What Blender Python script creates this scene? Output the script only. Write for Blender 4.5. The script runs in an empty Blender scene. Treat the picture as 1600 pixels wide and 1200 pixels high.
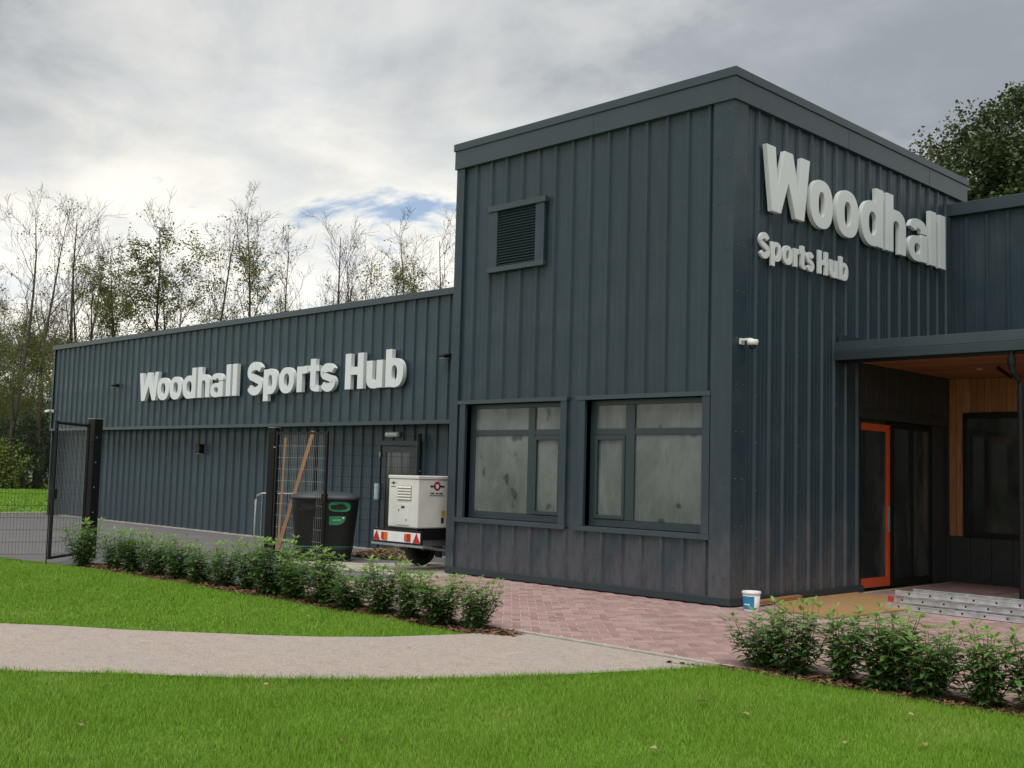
import bpy, math, random
import numpy as np
from mathutils import Vector, Matrix

SC = bpy.context.scene
COL = SC.collection
R_ = math.radians

# ------------------------------------------------------------------ camera
cam_d = bpy.data.cameras.new('camera')
cam = bpy.data.objects.new('camera', cam_d); COL.objects.link(cam)
cam_d.sensor_width = 36.0
cam_d.lens = 36.0 * 1736.5 / 1600.0
cam_d.clip_start = 0.05; cam_d.clip_end = 3000
YAW, PITCH, ROLL = -0.7863, 0.0799, -0.027
CAM = Vector((8.0031, -11.9195, 1.6))
F = Vector((math.sin(YAW)*math.cos(PITCH), math.cos(YAW)*math.cos(PITCH), math.sin(PITCH)))
Rt = Vector((math.cos(YAW), -math.sin(YAW), 0)); Up = Rt.cross(F)
R2 = Rt*math.cos(ROLL) - Up*math.sin(ROLL); U2 = Up*math.cos(ROLL) + Rt*math.sin(ROLL)
M = Matrix.Identity(4)
for i in range(3):
    M[i][0] = R2[i]; M[i][1] = U2[i]; M[i][2] = -F[i]; M[i][3] = CAM[i]
cam.matrix_world = M
SC.camera = cam

# ------------------------------------------------------------------ light, sky, exposure
SUN_EL, SUN_AZ = 64.0, 156.0      # soft light through the cloud; azimuth clockwise from +Y
SC.view_settings.view_transform = 'Standard'; SC.view_settings.look = 'None'
SC.view_settings.exposure = 0.88; SC.view_settings.gamma = 1.0
SC.view_settings.use_curve_mapping = False
sun_d = bpy.data.lights.new('sun', 'SUN'); sun_d.energy = 1.5; sun_d.angle = R_(50); sun_d.color = (1, .97, .92)
sun = bpy.data.objects.new('sun', sun_d); COL.objects.link(sun)
sdir = Vector((math.sin(R_(SUN_AZ))*math.cos(R_(SUN_EL)), math.cos(R_(SUN_AZ))*math.cos(R_(SUN_EL)), math.sin(R_(SUN_EL))))
sun.rotation_euler = sdir.to_track_quat('Z', 'Y').to_euler()

W = bpy.data.worlds.new('World'); SC.world = W; W.use_nodes = True
nt = W.node_tree; nt.nodes.clear()
def N(t, **k):
    n = nt.nodes.new(t)
    for a, b in k.items(): setattr(n, a, b)
    return n
def L(a, b): nt.links.new(a, b)
def mth(op, a, b=None, c=None, clamp=False):
    n = N('ShaderNodeMath', operation=op); n.use_clamp = clamp
    for i, v in enumerate((a, b, c)):
        if v is None: continue
        if isinstance(v, (int, float)): n.inputs[i].default_value = v
        else: L(v, n.inputs[i])
    return n.outputs[0]
def mapr(v, a, b, c=0.0, d=1.0):
    n = N('ShaderNodeMapRange'); n.interpolation_type = 'SMOOTHSTEP'
    L(v, n.inputs[0])
    for i, x in enumerate((a, b, c, d)): n.inputs[i+1].default_value = x
    return n.outputs[0]
def mixc(f, a, b):
    n = N('ShaderNodeMix', data_type='RGBA')
    if isinstance(f, (int, float)): n.inputs[0].default_value = f
    else: L(f, n.inputs[0])
    for i, v in ((6, a), (7, b)):
        if isinstance(v, tuple): n.inputs[i].default_value = (*v, 1)
        else: L(v, n.inputs[i])
    return n.outputs[2]
sky = N('ShaderNodeTexSky', sky_type='NISHITA', sun_disc=False)
sky.sun_elevation = R_(SUN_EL); sky.sun_rotation = R_(SUN_AZ); sky.air_density = 1.0; sky.dust_density = 0.6
tc = N('ShaderNodeTexCoord'); sp = N('ShaderNodeSeparateXYZ'); L(tc.outputs['Generated'], sp.inputs[0])
el = mth('MAXIMUM', sp.outputs[2], 0.0)
den = mth('ADD', el, 0.22)
cb = N('ShaderNodeCombineXYZ'); L(mth('DIVIDE', sp.outputs[0], den), cb.inputs[0]); L(mth('DIVIDE', sp.outputs[1], den), cb.inputs[1])
def noise(scale, detail, rough, off, dist=0.0):
    mp = N('ShaderNodeMapping'); mp.inputs['Location'].default_value = off; L(cb.outputs[0], mp.inputs[0])
    n = N('ShaderNodeTexNoise'); n.inputs['Scale'].default_value = scale; n.inputs['Detail'].default_value = detail
    n.inputs['Roughness'].default_value = rough; n.inputs['Distortion'].default_value = dist
    L(mp.outputs[0], n.inputs[0]); return n.outputs[0]
GAP2, GAP3 = (29.3, 2.0, 0), (11.6, .8, 0)
n1 = noise(1.35, 9, .55, (3.1, 1.7, 0), .25)     # cloud masses
n2 = noise(3.6, 8, .6, GAP2, .35)       # wisps
n3 = noise(1.1, 4, .5, GAP3)           # large openings
bank = mapr(mth('ADD', mth('MULTIPLY', sp.outputs[0], .707), mth('MULTIPLY', sp.outputs[1], .707)), -.5, .5, .02, .20)   # the cloud bank thickens to one side
thick = mth('ADD', mth('ADD', mth('MULTIPLY', mapr(el, .17, .36), .90), bank), mth('MULTIPLY', mth('SUBTRACT', n1, .5), 1.5))
thick = mth('ADD', thick, mth('MULTIPLY', mth('SUBTRACT', n2, .5), .45), clamp=True)
dark = mixc(mapr(mth('ADD', mth('MULTIPLY', n1, .6), mth('MULTIPLY', n2, .4)), .36, .62), (2.7, 2.86, 3.04), (1.80, 1.97, 2.18))
cloud = mixc(thick, (6.7, 6.45, 5.8), dark)
shade = mapr(n2, .38, .66)
cloud = mixc(mth('MULTIPLY', shade, mth('MULTIPLY', mth('SUBTRACT', 1.0, thick), .55)), cloud, (3.3, 3.75, 4.4))
gap = mth('MULTIPLY', mapr(mth('ADD', mth('MULTIPLY', n2, .55), mth('MULTIPLY', n3, .6)), .475, .40), mapr(el, .34, .24))
skyb = N('ShaderNodeMix', data_type='RGBA', blend_type='MULTIPLY'); skyb.inputs[0].default_value = 1
L(sky.outputs[0], skyb.inputs[6]); skyb.inputs[7].default_value = (.60, .66, .70, 1)
full = mixc(mth('MULTIPLY', gap, .85), cloud, skyb.outputs[2])
bg = N('ShaderNodeBackground'); bg.inputs[1].default_value = 0.1; L(full, bg.inputs[0])
wo = N('ShaderNodeOutputWorld'); L(bg.outputs[0], wo.inputs[0])

# ------------------------------------------------------------------ materials
def new_mat(name):
    global nt
    m = bpy.data.materials.new(name); m.use_nodes = True; nt = m.node_tree; nt.nodes.clear()
    o = N('ShaderNodeOutputMaterial'); p = N('ShaderNodeBsdfPrincipled'); L(p.outputs[0], o.inputs[0])
    return m, p
def tex(scale, detail=6, rough=.55, stretch=(1, 1, 1), kind='Object', dist=0):
    t = N('ShaderNodeTexCoord'); mp = N('ShaderNodeMapping'); mp.inputs['Scale'].default_value = stretch
    L(t.outputs[kind], mp.inputs[0])
    n = N('ShaderNodeTexNoise'); n.inputs['Scale'].default_value = scale; n.inputs['Detail'].default_value = detail
    n.inputs['Roughness'].default_value = rough; n.inputs['Distortion'].default_value = dist
    L(mp.outputs[0], n.inputs[0]); return n.outputs[0]
def attr(nm='v'):
    a = N('ShaderNodeAttribute'); a.attribute_name = nm; return a.outputs['Fac']
def objrand(): return N('ShaderNodeObjectInfo').outputs['Random']
def bump(p, h, strength, dist=.01):
    b = N('ShaderNodeBump'); b.inputs['Strength'].default_value = strength; b.inputs['Distance'].default_value = dist
    L(h, b.inputs['Height']); L(b.outputs[0], p.inputs['Normal'])
def setc(p, v):
    if isinstance(v, tuple): p.inputs['Base Color'].default_value = (*v, 1)
    else: L(v, p.inputs['Base Color'])
MATS = {}
def simple(name, col, rough=.5, metal=0.0, var=.15, scale=6.0, bmp=.0, spec=.5, stretch=(1, 1, 1)):
    m, p = new_mat(name)
    d = tuple(c*(1-var) for c in col); b = tuple(min(1, c*(1+var)) for c in col)
    n = tex(scale, stretch=stretch)
    setc(p, mixc(mapr(n, .3, .7), d, b))
    p.inputs['Roughness'].default_value = rough; p.inputs['Metallic'].default_value = metal
    p.inputs['Specular IOR Level'].default_value = spec
    if bmp: bump(p, tex(scale*6), bmp)
    MATS[name] = m; return m
# coated steel cladding: dusty streaks and hand marks over a slate blue grey coat
def clad_mat(name, col, mud=.78):
    m, p = new_mat(name)
    a = mixc(objrand(), tuple(c*.93 for c in col), tuple(c*1.07 for c in col))
    streak = tex(3.0, 7, .6, (6, 6, .35))
    a = mixc(mth('MULTIPLY', mapr(streak, .45, .75), .35), a, (.042, .060, .070))
    blot = tex(1.3, 5, .6)
    a = mixc(mth('MULTIPLY', mapr(blot, .52, .7), .30), a, (.048, .062, .072))
    fine = tex(9, 4, .5)
    a = mixc(mth('MULTIPLY', mapr(fine, .62, .7), .25), a, (.012, .017, .021))
    gp = N('ShaderNodeNewGeometry'); sz = N('ShaderNodeSeparateXYZ'); L(gp.outputs['Position'], sz.inputs[0])   # mud splash and dust thrown up from the ground
    edge = mth('ADD', sz.outputs[2], mth('MULTIPLY', mth('SUBTRACT', tex(1.1, 6, .65, (2, 2, .8)), .5), 3.4))
    brk = mapr(tex(7, 7, .7, (3, 3, .6)), .30, .62, .35, 1.0)
    a = mixc(mth('MULTIPLY', mth('MULTIPLY', mapr(edge, 1.5, .1), brk), mud), a, (.098, .092, .098))
    setc(p, a)
    L(mapr(blot, .3, .7, .34, .56), p.inputs['Roughness'])
    bump(p, tex(1.6, 2, .4, (1, 1, .4)), .12, .03)
    MATS[name] = m
clad_mat('cladding', (.0185, .0372, .0530))
clad_mat('wing_cladding', (.027, .052, .069), .12)
clad_mat('trim', (.019, .039, .055))
simple('fascia', (.036, .054, .069), .42, var=.07, scale=1.5)
simple('frame_paint', (.022, .036, .044), .4, var=.06)
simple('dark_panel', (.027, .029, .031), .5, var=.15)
simple('core', (.05, .055, .06), .8)
simple('black_steel', (.007, .007, .0075), .48, var=.2, spec=.3)
simple('screw_head', (.04, .05, .056), .35)
simple('letter_white', (.70, .725, .74), .45, var=.03, scale=2)
simple('orange_paint', (.60, .085, .025), .42, var=.06)
simple('white_plastic', (.74, .75, .74), .4, var=.05)
simple('lens_black', (.01, .01, .01), .1)
simple('galvanised', (.36, .38, .39), .42, .6, var=.15, scale=20)
simple('aluminium', (.50, .52, .53), .42, .55, var=.18, scale=9)
simple('bin_black', (.009, .0095, .010), .55, var=.15, spec=.3)
simple('bin_lid', (.045, .049, .055), .5, var=.12)
simple('bin_green', (.02, .20, .085), .5, var=.08)
simple('bin_inside', (.008, .008, .008), .8)
simple('generator_white', (.66, .66, .62), .45, var=.06, scale=3)
simple('generator_grime', (.32, .27, .20), .7, var=.4, scale=12)
simple('rubber', (.016, .016, .017), .75, var=.2)
simple('red_lens', (.42, .02, .02), .25)
simple('amber_lens', (.55, .13, .02), .25)
simple('logo_red', (.40, .03, .04), .5)
simple('logo_dark', (.035, .03, .035), .5)
simple('sticker_yellow', (.62, .36, .04), .5)
simple('bucket_blue', (.02, .22, .42), .45, var=.05)
simple('concrete', (.42, .38, .33), .85, var=.14, scale=3, bmp=.2)
simple('kerb_concrete', (.40, .37, .33), .85, var=.15, scale=9, bmp=.2)
simple('pale_render', (.55, .55, .53), .8)
simple('roof_tile', (.16, .10, .08), .8)
simple('paper_blue', (.35, .45, .50), .6)
def wood_mat(name, c0, c1, stretch):
    m, p = new_mat(name)
    n = tex(5, 6, .6, stretch, dist=.4)
    a = mixc(mapr(n, .3, .7), c0, c1)
    k = mth('MULTIPLY', objrand(), .55)
    setc(p, mixc(k, a, tuple(c*.55 for c in c0)))
    p.inputs['Roughness'].default_value = .55
    bump(p, n, .15)
    MATS[name] = m
wood_mat('cedar_vertical', (.30, .115, .045), (.46, .22, .09), (7, 7, .5))
wood_mat('cedar_soffit', (.30, .115, .045), (.44, .19, .08), (.5, 7, 7))
wood_mat('batten_wood', (.36, .17, .07), (.50, .27, .12), (7, 7, .6))
wood_mat('plywood', (.40, .23, .10), (.50, .31, .15), (1.2, 3, 3))
# glass
m, p = new_mat('film_glass')
a = mixc(mapr(tex(1.5, 6, .65, (1, 1, .6), dist=.5), .35, .7), (.085, .098, .096), (.150, .168, .162))
sm = tex(5, 6, .6, (1.4, 1.4, .5), dist=.8)
a = mixc(mth('MULTIPLY', mapr(sm, .55, .72), .30), a, (.20, .22, .21))
sp2 = tex(3.1, 2, .4)
a = mixc(mth('MULTIPLY', mapr(sp2, .68, .74), .8), a, (.014, .016, .016))
setc(p, a); p.inputs['Roughness'].default_value = .16
L(mapr(sm, .4, .7, .1, .4), p.inputs['Roughness'])
MATS['film_glass'] = m
m, p = new_mat('dark_glass')
a = mixc(mapr(tex(1.1, 4, .6, (1, 1, .4)), .45, .7), (.020, .023, .023), (.075, .082, .08))  # paler patches mixed into the base colour imitate reflections on the panes
setc(p, a); p.inputs['Roughness'].default_value = .06; MATS['dark_glass'] = m
# ground materials
m, p = new_mat('lawn_soil')
a = mixc(mapr(tex(.9, 8, .6), .3, .7), (.115, .245, .02), (.17, .31, .035))
a = mixc(mth('MULTIPLY', mapr(tex(40, 4, .6), .4, .7), .4), a, (.075, .165, .016))
setc(p, a); p.inputs['Roughness'].default_value = .8; bump(p, tex(60, 4, .7), .6, .03); MATS['lawn_soil'] = m
m, p = new_mat('blade')
v = attr()
a = mixc(v, (.125, .255, .018), (.25, .43, .045))
a = mixc(mth('MULTIPLY', mapr(tex(.8, 6, .65), .48, .70), .6), a, (.29, .40, .07))
a = mixc(mth('MULTIPLY', mapr(tex(2.3, 5, .6), .58, .72), .45), a, (.085, .20, .025))
a = mixc(mth('MULTIPLY', mapr(tex(140, 2, .5), .66, .72), .6), a, (.36, .34, .12))
setc(p, a); p.inputs['Roughness'].default_value = .55; p.inputs['Specular IOR Level'].default_value = .25
MATS['blade'] = m
m, p = new_mat('gravel')
c = tex(70, 4, .7); c2 = tex(1.1, 6, .65); c3 = tex(17, 6, .75)
a = mixc(mapr(c, .28, .72), (.29, .228, .185), (.60, .505, .43))
a = mixc(mth('MULTIPLY', mapr(tex(4.5, 6, .7, (1, 1.6, 1)), .46, .66), .42), a, (.29, .25, .23))
a = mixc(mth('MULTIPLY', mapr(tex(2.2, 5, .65, (2.2, 1, 1)), .55, .7), .40), a, (.52, .47, .44))
a = mixc(mth('MULTIPLY', mapr(c2, .42, .68), .5), a, (.40, .36, .34))
a = mixc(mth('MULTIPLY', mapr(c3, .54, .66), .5), a, (.22, .18, .16))
setc(p, a); p.inputs['Roughness'].default_value = .95; bump(p, mth('ADD', c, c3), .8, .012); MATS['gravel'] = m
m, p = new_mat('stone_chip')
setc(p, mixc(attr(), (.26, .215, .19), (.52, .45, .40))); p.inputs['Roughness'].default_value = .9; MATS['stone_chip'] = m
m, p = new_mat('tarmac')
c = tex(120, 3, .6); c2 = tex(.7, 5, .6, (1, 2.5, 1))
a = mixc(mapr(c, .3, .75), (.10, .095, .098), (.19, .18, .178))
a = mixc(mth('MULTIPLY', mapr(c2, .5, .7), .5), a, (.20, .18, .165))
setc(p, a); p.inputs['Roughness'].default_value = .9; bump(p, c, .4, .006); MATS['tarmac'] = m
simple('joint_sand', (.52, .42, .35), .95, var=.2, scale=30)
m, p = new_mat('paver')
a = mixc(attr(), (.265, .165, .152), (.42, .275, .255))
a = mixc(mth('MULTIPLY', mapr(tex(1.0, 5, .6), .45, .7), .5), a, (.43, .35, .325))
a = mixc(mth('MULTIPLY', mapr(tex(60, 3, .6), .5, .75), .35), a, (.19, .115, .11))
setc(p, a); p.inputs['Roughness'].default_value = .85; bump(p, tex(90, 3, .6), .3, .004); MATS['paver'] = m
m, p = new_mat('bark_chip')
setc(p, mixc(attr(), (.07, .035, .02), (.27, .14, .075))); p.inputs['Roughness'].default_value = .9; MATS['bark_chip'] = m
simple('mulch_soil', (.085, .05, .032), .95, var=.4, scale=25, bmp=.5)
# plants
def leaf_mat(name, c0, c1, rough=.45, trans=.25, c2=None):
    m, p = new_mat(name)
    v = attr(); a = mixc(v, c0, c1)
    if c2: a = mixc(mapr(v, .78, .95), a, c2)
    setc(p, a); p.inputs['Roughness'].default_value = rough
    tr = N('ShaderNodeBsdfTranslucent'); L(a, tr.inputs[0])
    mx = N('ShaderNodeMixShader'); mx.inputs[0].default_value = trans
    L(p.outputs[0], mx.inputs[1]); L(tr.outputs[0], mx.inputs[2])
    out = [n for n in nt.nodes if n.type == 'OUTPUT_MATERIAL'][0]; L(mx.outputs[0], out.inputs[0])
    MATS[name] = m
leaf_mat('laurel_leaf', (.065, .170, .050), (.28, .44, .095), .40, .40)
leaf_mat('autumn_leaf', (.085, .115, .03), (.22, .22, .055), .55, .5, (.33, .25, .07))
leaf_mat('grey_leaf', (.07, .09, .04), (.16, .17, .06), .55, .45)
leaf_mat('oak_leaf', (.026, .052, .016), (.085, .115, .03), .5, .2, (.12, .11, .035))
leaf_mat('conifer_leaf', (.035, .065, .028), (.085, .13, .05), .6, .25)
leaf_mat('shrub_leaf', (.12, .17, .04), (.28, .32, .08), .5, .4)
leaf_mat('dry_leaf', (.20, .11, .05), (.46, .33, .20), .7, .2)
simple('bark', (.07, .056, .05), .9, var=.3, scale=8)
simple('stem_wood', (.13, .115, .05), .8)

# ------------------------------------------------------------------ mesh helpers
class MB:
    def __init__(s): s.v = []; s.f = []; s.a = []
    def add(s, vs, fs, val=None):
        o = len(s.v); s.v += [tuple(q) for q in vs]; s.f += [tuple(i+o for i in q) for q in fs]
        if val is not None: s.a += [val]*len(vs)
        return s
    def box(s, x0, x1, y0, y1, z0, z1, val=None):
        return s.add([(x0,y0,z0),(x1,y0,z0),(x1,y1,z0),(x0,y1,z0),(x0,y0,z1),(x1,y0,z1),(x1,y1,z1),(x0,y1,z1)],
              [(0,3,2,1),(4,5,6,7),(0,1,5,4),(1,2,6,5),(2,3,7,6),(3,0,4,7)], val)
    def tube(s, pts, r, n=6, val=None, cap=True):
        pts = [Vector(q) for q in pts]; rs = r if isinstance(r, (list, tuple)) else [r]*len(pts)
        vs = []; fs = []
        for i, q in enumerate(pts):
            d = (pts[min(i+1, len(pts)-1)] - pts[max(i-1, 0)])
            if d.length < 1e-9: d = Vector((0,0,1))
            d.normalize(); ref = Vector((0,0,1)) if abs(d.z) < .9 else Vector((1,0,0))
            a = d.cross(ref).normalized(); b = d.cross(a)
            for k in range(n):
                t = 2*math.pi*(k+.5)/n; vs.append(q + (a*math.cos(t) + b*math.sin(t))*rs[i])
        for i in range(len(pts)-1):
            for k in range(n):
                k2 = (k+1) % n
                fs.append((i*n+k, i*n+k2, (i+1)*n+k2, (i+1)*n+k))
        if cap:
            fs.append(tuple(range(n))[::-1]); fs.append(tuple((len(pts)-1)*n+k for k in range(n)))
        return s.add(vs, fs, val)
    def prism(s, poly, to3, d0, d1, val=None):
        n = len(poly); vs = [to3(x, y, d0) for x, y in poly] + [to3(x, y, d1) for x, y in poly]
        fs = [tuple(range(n))[::-1], tuple(range(n, 2*n))] + [(i, (i+1) % n, n+(i+1) % n, n+i) for i in range(n)]
        return s.add(vs, fs, val)
    def strip(s, A, B, to3, d0, d1, closed=False):
        n = len(A); vs = []
        for (ax, ay), (bx, by) in zip(A, B):
            vs += [to3(ax, ay, d0), to3(bx, by, d0), to3(ax, ay, d1), to3(bx, by, d1)]
        fs = []
        for i in range(n if closed else n-1):
            a = 4*i; b = 4*((i+1) % n)
            fs += [(a+2, b+2, b+3, a+3), (a, a+1, b+1, b), (a, b, b+2, a+2), (a+1, a+3, b+3, b+1)]
        if not closed:
            e = 4*(n-1); fs += [(0, 2, 3, 1), (e, e+1, e+3, e+2)]
        return s.add(vs, fs)
    def lathe(s, prof, n=20, c=(0,0,0), val=None):
        vs = [(c[0]+r*math.cos(2*math.pi*k/n), c[1]+r*math.sin(2*math.pi*k/n), c[2]+z) for r, z in prof for k in range(n)]
        fs = [(i*n+k, i*n+(k+1) % n, (i+1)*n+(k+1) % n, (i+1)*n+k) for i in range(len(prof)-1) for k in range(n)]
        fs.append(tuple(range(n))[::-1]); fs.append(tuple((len(prof)-1)*n+k for k in range(n)))
        return s.add(vs, fs, val)
    def mesh(s, name, mat, smooth=False):
        me = bpy.data.meshes.new(name); me.from_pydata(s.v, [], s.f)
        if s.a and len(s.a) == len(s.v):
            at = me.attributes.new('v', 'FLOAT', 'POINT'); at.data.foreach_set('value', s.a)
        if mat: me.materials.append(MATS[mat])
        if smooth: me.polygons.foreach_set('use_smooth', [True]*len(me.polygons))
        me.update(); return me
    def build(s, name, mat, parent=None, smooth=False, bevel=0):
        return link(name, s.mesh(name, mat, smooth), parent, bevel)
def link(name, me, parent=None, bevel=0):
    o = bpy.data.objects.new(name, me); COL.objects.link(o)
    if parent: o.parent = parent
    if bevel:
        b = o.modifiers.new('bevel', 'BEVEL'); b.width = bevel; b.segments = 2; b.limit_method = 'ANGLE'
    return o
def tag(o, label=None, cat=None, group=None, kind=None):
    for k, v in (('label', label), ('category', cat), ('group', group), ('kind', kind)):
        if v: o[k] = v
    return o
def empty(name, loc=(0,0,0), rz=0):
    o = bpy.data.objects.new(name, None); COL.objects.link(o); o.location = loc; o.rotation_euler = (0,0,rz); o.empty_display_size = .2
    return o
def copy_tree(o, parent=None):
    c = o.copy(); COL.objects.link(c)
    if parent: c.parent = parent
    for ch in list(o.children): copy_tree(ch, c)
    return c
def box(name, mat, parent, x0, x1, y0, y1, z0, z1, bevel=0):
    return MB().box(x0, x1, y0, y1, z0, z1).build(name, mat, parent, bevel=bevel)
def np_mesh(name, V, Fc, k, vals, mat):
    me = bpy.data.meshes.new(name); me.vertices.add(len(V)); me.vertices.foreach_set('co', V.astype(np.float32).ravel())
    nf = len(Fc); me.loops.add(nf*k); me.loops.foreach_set('vertex_index', Fc.astype(np.int32).ravel())
    me.polygons.add(nf); me.polygons.foreach_set('loop_start', np.arange(nf, dtype=np.int32)*k)
    at = me.attributes.new('v', 'FLOAT', 'POINT'); at.data.foreach_set('value', vals.astype(np.float32))
    me.materials.append(MATS[mat]); me.update(calc_edges=True); me.validate(); return me

# ------------------------------------------------------------------ ground
PATH_UP = [(-14,-11.6),(-9,-10.1),(-6,-8.9),(-3.39,-7.59),(-2.89,-7.17),(-2.31,-6.79),(-1.83,-6.37),(-1.34,-5.97),(-.9,-5.54),(-.55,-5.04),(-.3,-4.43),(-.18,-4.02),(-.22,-3.73)]
PATH_LO = [(-10,-13.8),(-5,-11.2),(-2.5,-9.6),(-.86,-8.53),(-.18,-7.83),(.57,-7.17),(1.19,-6.42),(1.69,-5.53),(2.02,-4.74),(2.33,-4.01),(2.5,-3.73)]
def sheet(name, poly, z, mat, kind='structure', parent=None):
    o = MB().add([(x, y, z) for x, y in poly], [tuple(range(len(poly)))]).build(name, mat, parent)
    if kind: o['kind'] = kind
    return o
def inside(P, x, y):
    r = np.zeros(len(x), bool); n = len(P)
    for i in range(n):
        (x0, y0), (x1, y1) = P[i], P[(i+1) % n]
        if y0 == y1: continue
        c = ((y0 > y) != (y1 > y)) & (x < (x1-x0)*(y-y0)/(y1-y0)+x0); r ^= c
    return r
lawn = sheet('lawn', [(-900,-900),(900,-900),(900,900),(-900,900)], -.030, 'lawn_soil')
sheet('gravel_path', PATH_UP + PATH_LO[::-1], -.012, 'gravel')
TARMAC = [(-25.2,-30),(-25.2,2.3),(-5.0,2.3),(-5.0,-.25),(-5.3,-3.68),(-9.0,-3.68),(-9.2,-4.45),(-11.3,-4.75),(-14,-10),(-20,-30)]
sheet('tarmac_yard', TARMAC, -.016, 'tarmac')
sheet('concrete_apron', [(-8.6,-1.25),(-4.98,-1.0),(-4.98,1.2),(-6.9,1.2),(-7.4,-.1),(-8.6,-.5)], -.009, 'concrete')
pav = sheet('block_paving', [(-5.0,-3.66),(2.7,-3.66),(2.9,-3.36),(14,-3.36),(14,6.5),(0,6.5),(0,0),(-5.0,0)], -.008, 'joint_sand')
sheet('planting_bed', [(-9.2,-4.38),(-.35,-4.2),(-.2,-3.72),(-9.0,-3.7)], -.022, 'mulch_soil')
sheet('planting_bed', [(2.15,-3.92),(2.8,-3.80),(9,-3.68),(9,-3.37),(2.92,-3.37),(2.6,-3.72)], -.022, 'mulch_soil')
sheet('planting_bed', [(-28.8,-9),(-25.5,-9),(-25.5,.9),(-26.5,1.6),(-28.3,.4)], -.020, 'mulch_soil')
ek = empty('edging_kerb', (0, 0, 0)); ek['kind'] = 'structure'
x = -.35
while x < 2.3:
    box('kerb_stone', 'kerb_concrete', ek, x, x+.91, -3.71, -3.655, -.06, .004, .004); x += .915
ek2 = empty('yard_kerb', (0, 0, 0)); ek2['kind'] = 'structure'
y = -9.0
while y < 1.9:
    box('kerb_stone', 'kerb_concrete', ek2, -25.45, -25.3, y, y+.91, -.06, .07, .01); y += .915
# paving blocks: 45 degree herringbone
rng = random.Random(4)
def block_mb(w, l, v, rg):
    g = .0055; b = .005; dz = rg.uniform(-.0015, .0015)
    m_ = MB(); x0, x1, y0, y1 = g, w-g, g, l-g
    m_.add([(x0,y0,-.008),(x1,y0,-.008),(x1,y1,-.008),(x0,y1,-.008),(x0,y0,-.003+dz),(x1,y0,-.003+dz),(x1,y1,-.003+dz),(x0,y1,-.003+dz),
            (x0+b,y0+b,dz),(x1-b,y0+b,dz),(x1-b,y1-b,dz),(x0+b,y1-b,dz)],
           [(0,1,5,4),(1,2,6,5),(2,3,7,6),(3,0,4,7),(4,5,9,8),(5,6,10,9),(6,7,11,10),(7,4,8,11),(8,9,10,11)], v)
    return m_
PAV = [(-4.95,-3.65),(2.72,-3.65),(2.92,-3.38),(13.5,-3.38),(13.5,6.45),(0.06,6.45),(0.06,-.05),(-4.95,-.05)]
c45 = math.sqrt(.5); U_ = .1; blocks = []
for i in range(-140, 141):
    for j in range(-60, 140):
        s = (i-j) % 4
        if s not in (0, 3): continue
        hx, hy = (2, 1) if s == 0 else (1, 2)
        a = (i+hx/2)*U_; b = (j+hy/2)*U_
        X = a*c45 - b*c45 + 2.0; Y = a*c45 + b*c45 - 4.0
        blocks.append((X, Y, a-hx/2*U_, b-hy/2*U_, s))
bx_ = np.array([q[0] for q in blocks]); by_ = np.array([q[1] for q in blocks])
ok = inside(PAV, bx_, by_)
blocks = [q for q, k in zip(blocks, ok) if k]
def proj(X, Y, Z):
    d = Vector((X, Y, Z)) - CAM; z = d.dot(F)
    return (800 + 1736.5*d.dot(R2)/z, 600 - 1736.5*d.dot(U2)/z, z)
def key(q):
    u, v, z = proj(q[0], q[1], 0)
    vis = 700 < u < 1610 and 880 < v < 1100 and not (q[0] > 2.3 and q[1] < -1.6)
    return z if vis else 1e6+z
blocks.sort(key=key)
bm_var = {}
for s, (w, l) in ((0, (.2, .1)), (3, (.1, .2))):
    for k in range(7):
        bm_var[s, k] = block_mb(w, l, k/6, rng).mesh('block', 'paver')
rest = MB()
for n_, (X, Y, a, b, s) in enumerate(blocks):
    k = min(6, max(0, int(rng.gauss(3.2, 1.8))))
    if n_ < 300:
        o = link('block', bm_var[s, k], pav); o.location = (a*c45-b*c45+2.0, a*c45+b*c45-4.0, 0); o.rotation_euler = (0,0,math.pi/4)
    else:
        q = block_mb(*((.2, .1) if s == 0 else (.1, .2)), min(1, max(0, k/6+rng.uniform(-.08, .08))), rng)
        q.v = [((a+vx)*c45-(b+vy)*c45+2.0, (a+vx)*c45+(b+vy)*c45-4.0, vz) for vx, vy, vz in q.v]
        rest.add(q.v, q.f); rest.a += q.a
o = rest.build('paving_blocks', 'paver', pav); o['kind'] = 'stuff'

# ------------------------------------------------------------------ the building
hub = empty('sports_hub_building', (0, 0, 0))
tag(hub, 'dark slate grey ribbed metal sports building with tall entrance block and long low wing', 'building')
PITCH_N = {}
def sheet_mesh(pitch, n, h, mat='cladding'):
    key_ = (round(pitch, 4), n, round(h, 3), mat)
    if key_ in PITCH_N: return PITCH_N[key_]
    prof = []
    for i in range(n):
        o_ = i*pitch; k = pitch/.345
        prof += [(o_, 0), (o_+.066*k, 0), (o_+.070*k, .003), (o_+.078*k, .003), (o_+.082*k, 0), (o_+.150*k, 0), (o_+.154*k, .003), (o_+.162*k, .003), (o_+.166*k, 0),
                 (o_+.232*k, 0), (o_+.252*k, .036), (o_+.290*k, .036), (o_+.310*k, 0)]
    prof.append((n*pitch, 0))
    m_ = MB(); k = len(prof)
    m_.add([(u, -d, 0) for u, d in prof] + [(u, -d, h) for u, d in prof], [(i, i+1, k+i+1, k+i) for i in range(k-1)])
    PITCH_N[key_] = m_.mesh('cladding_sheet', mat); return PITCH_N[key_]
SCREWS = []
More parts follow.
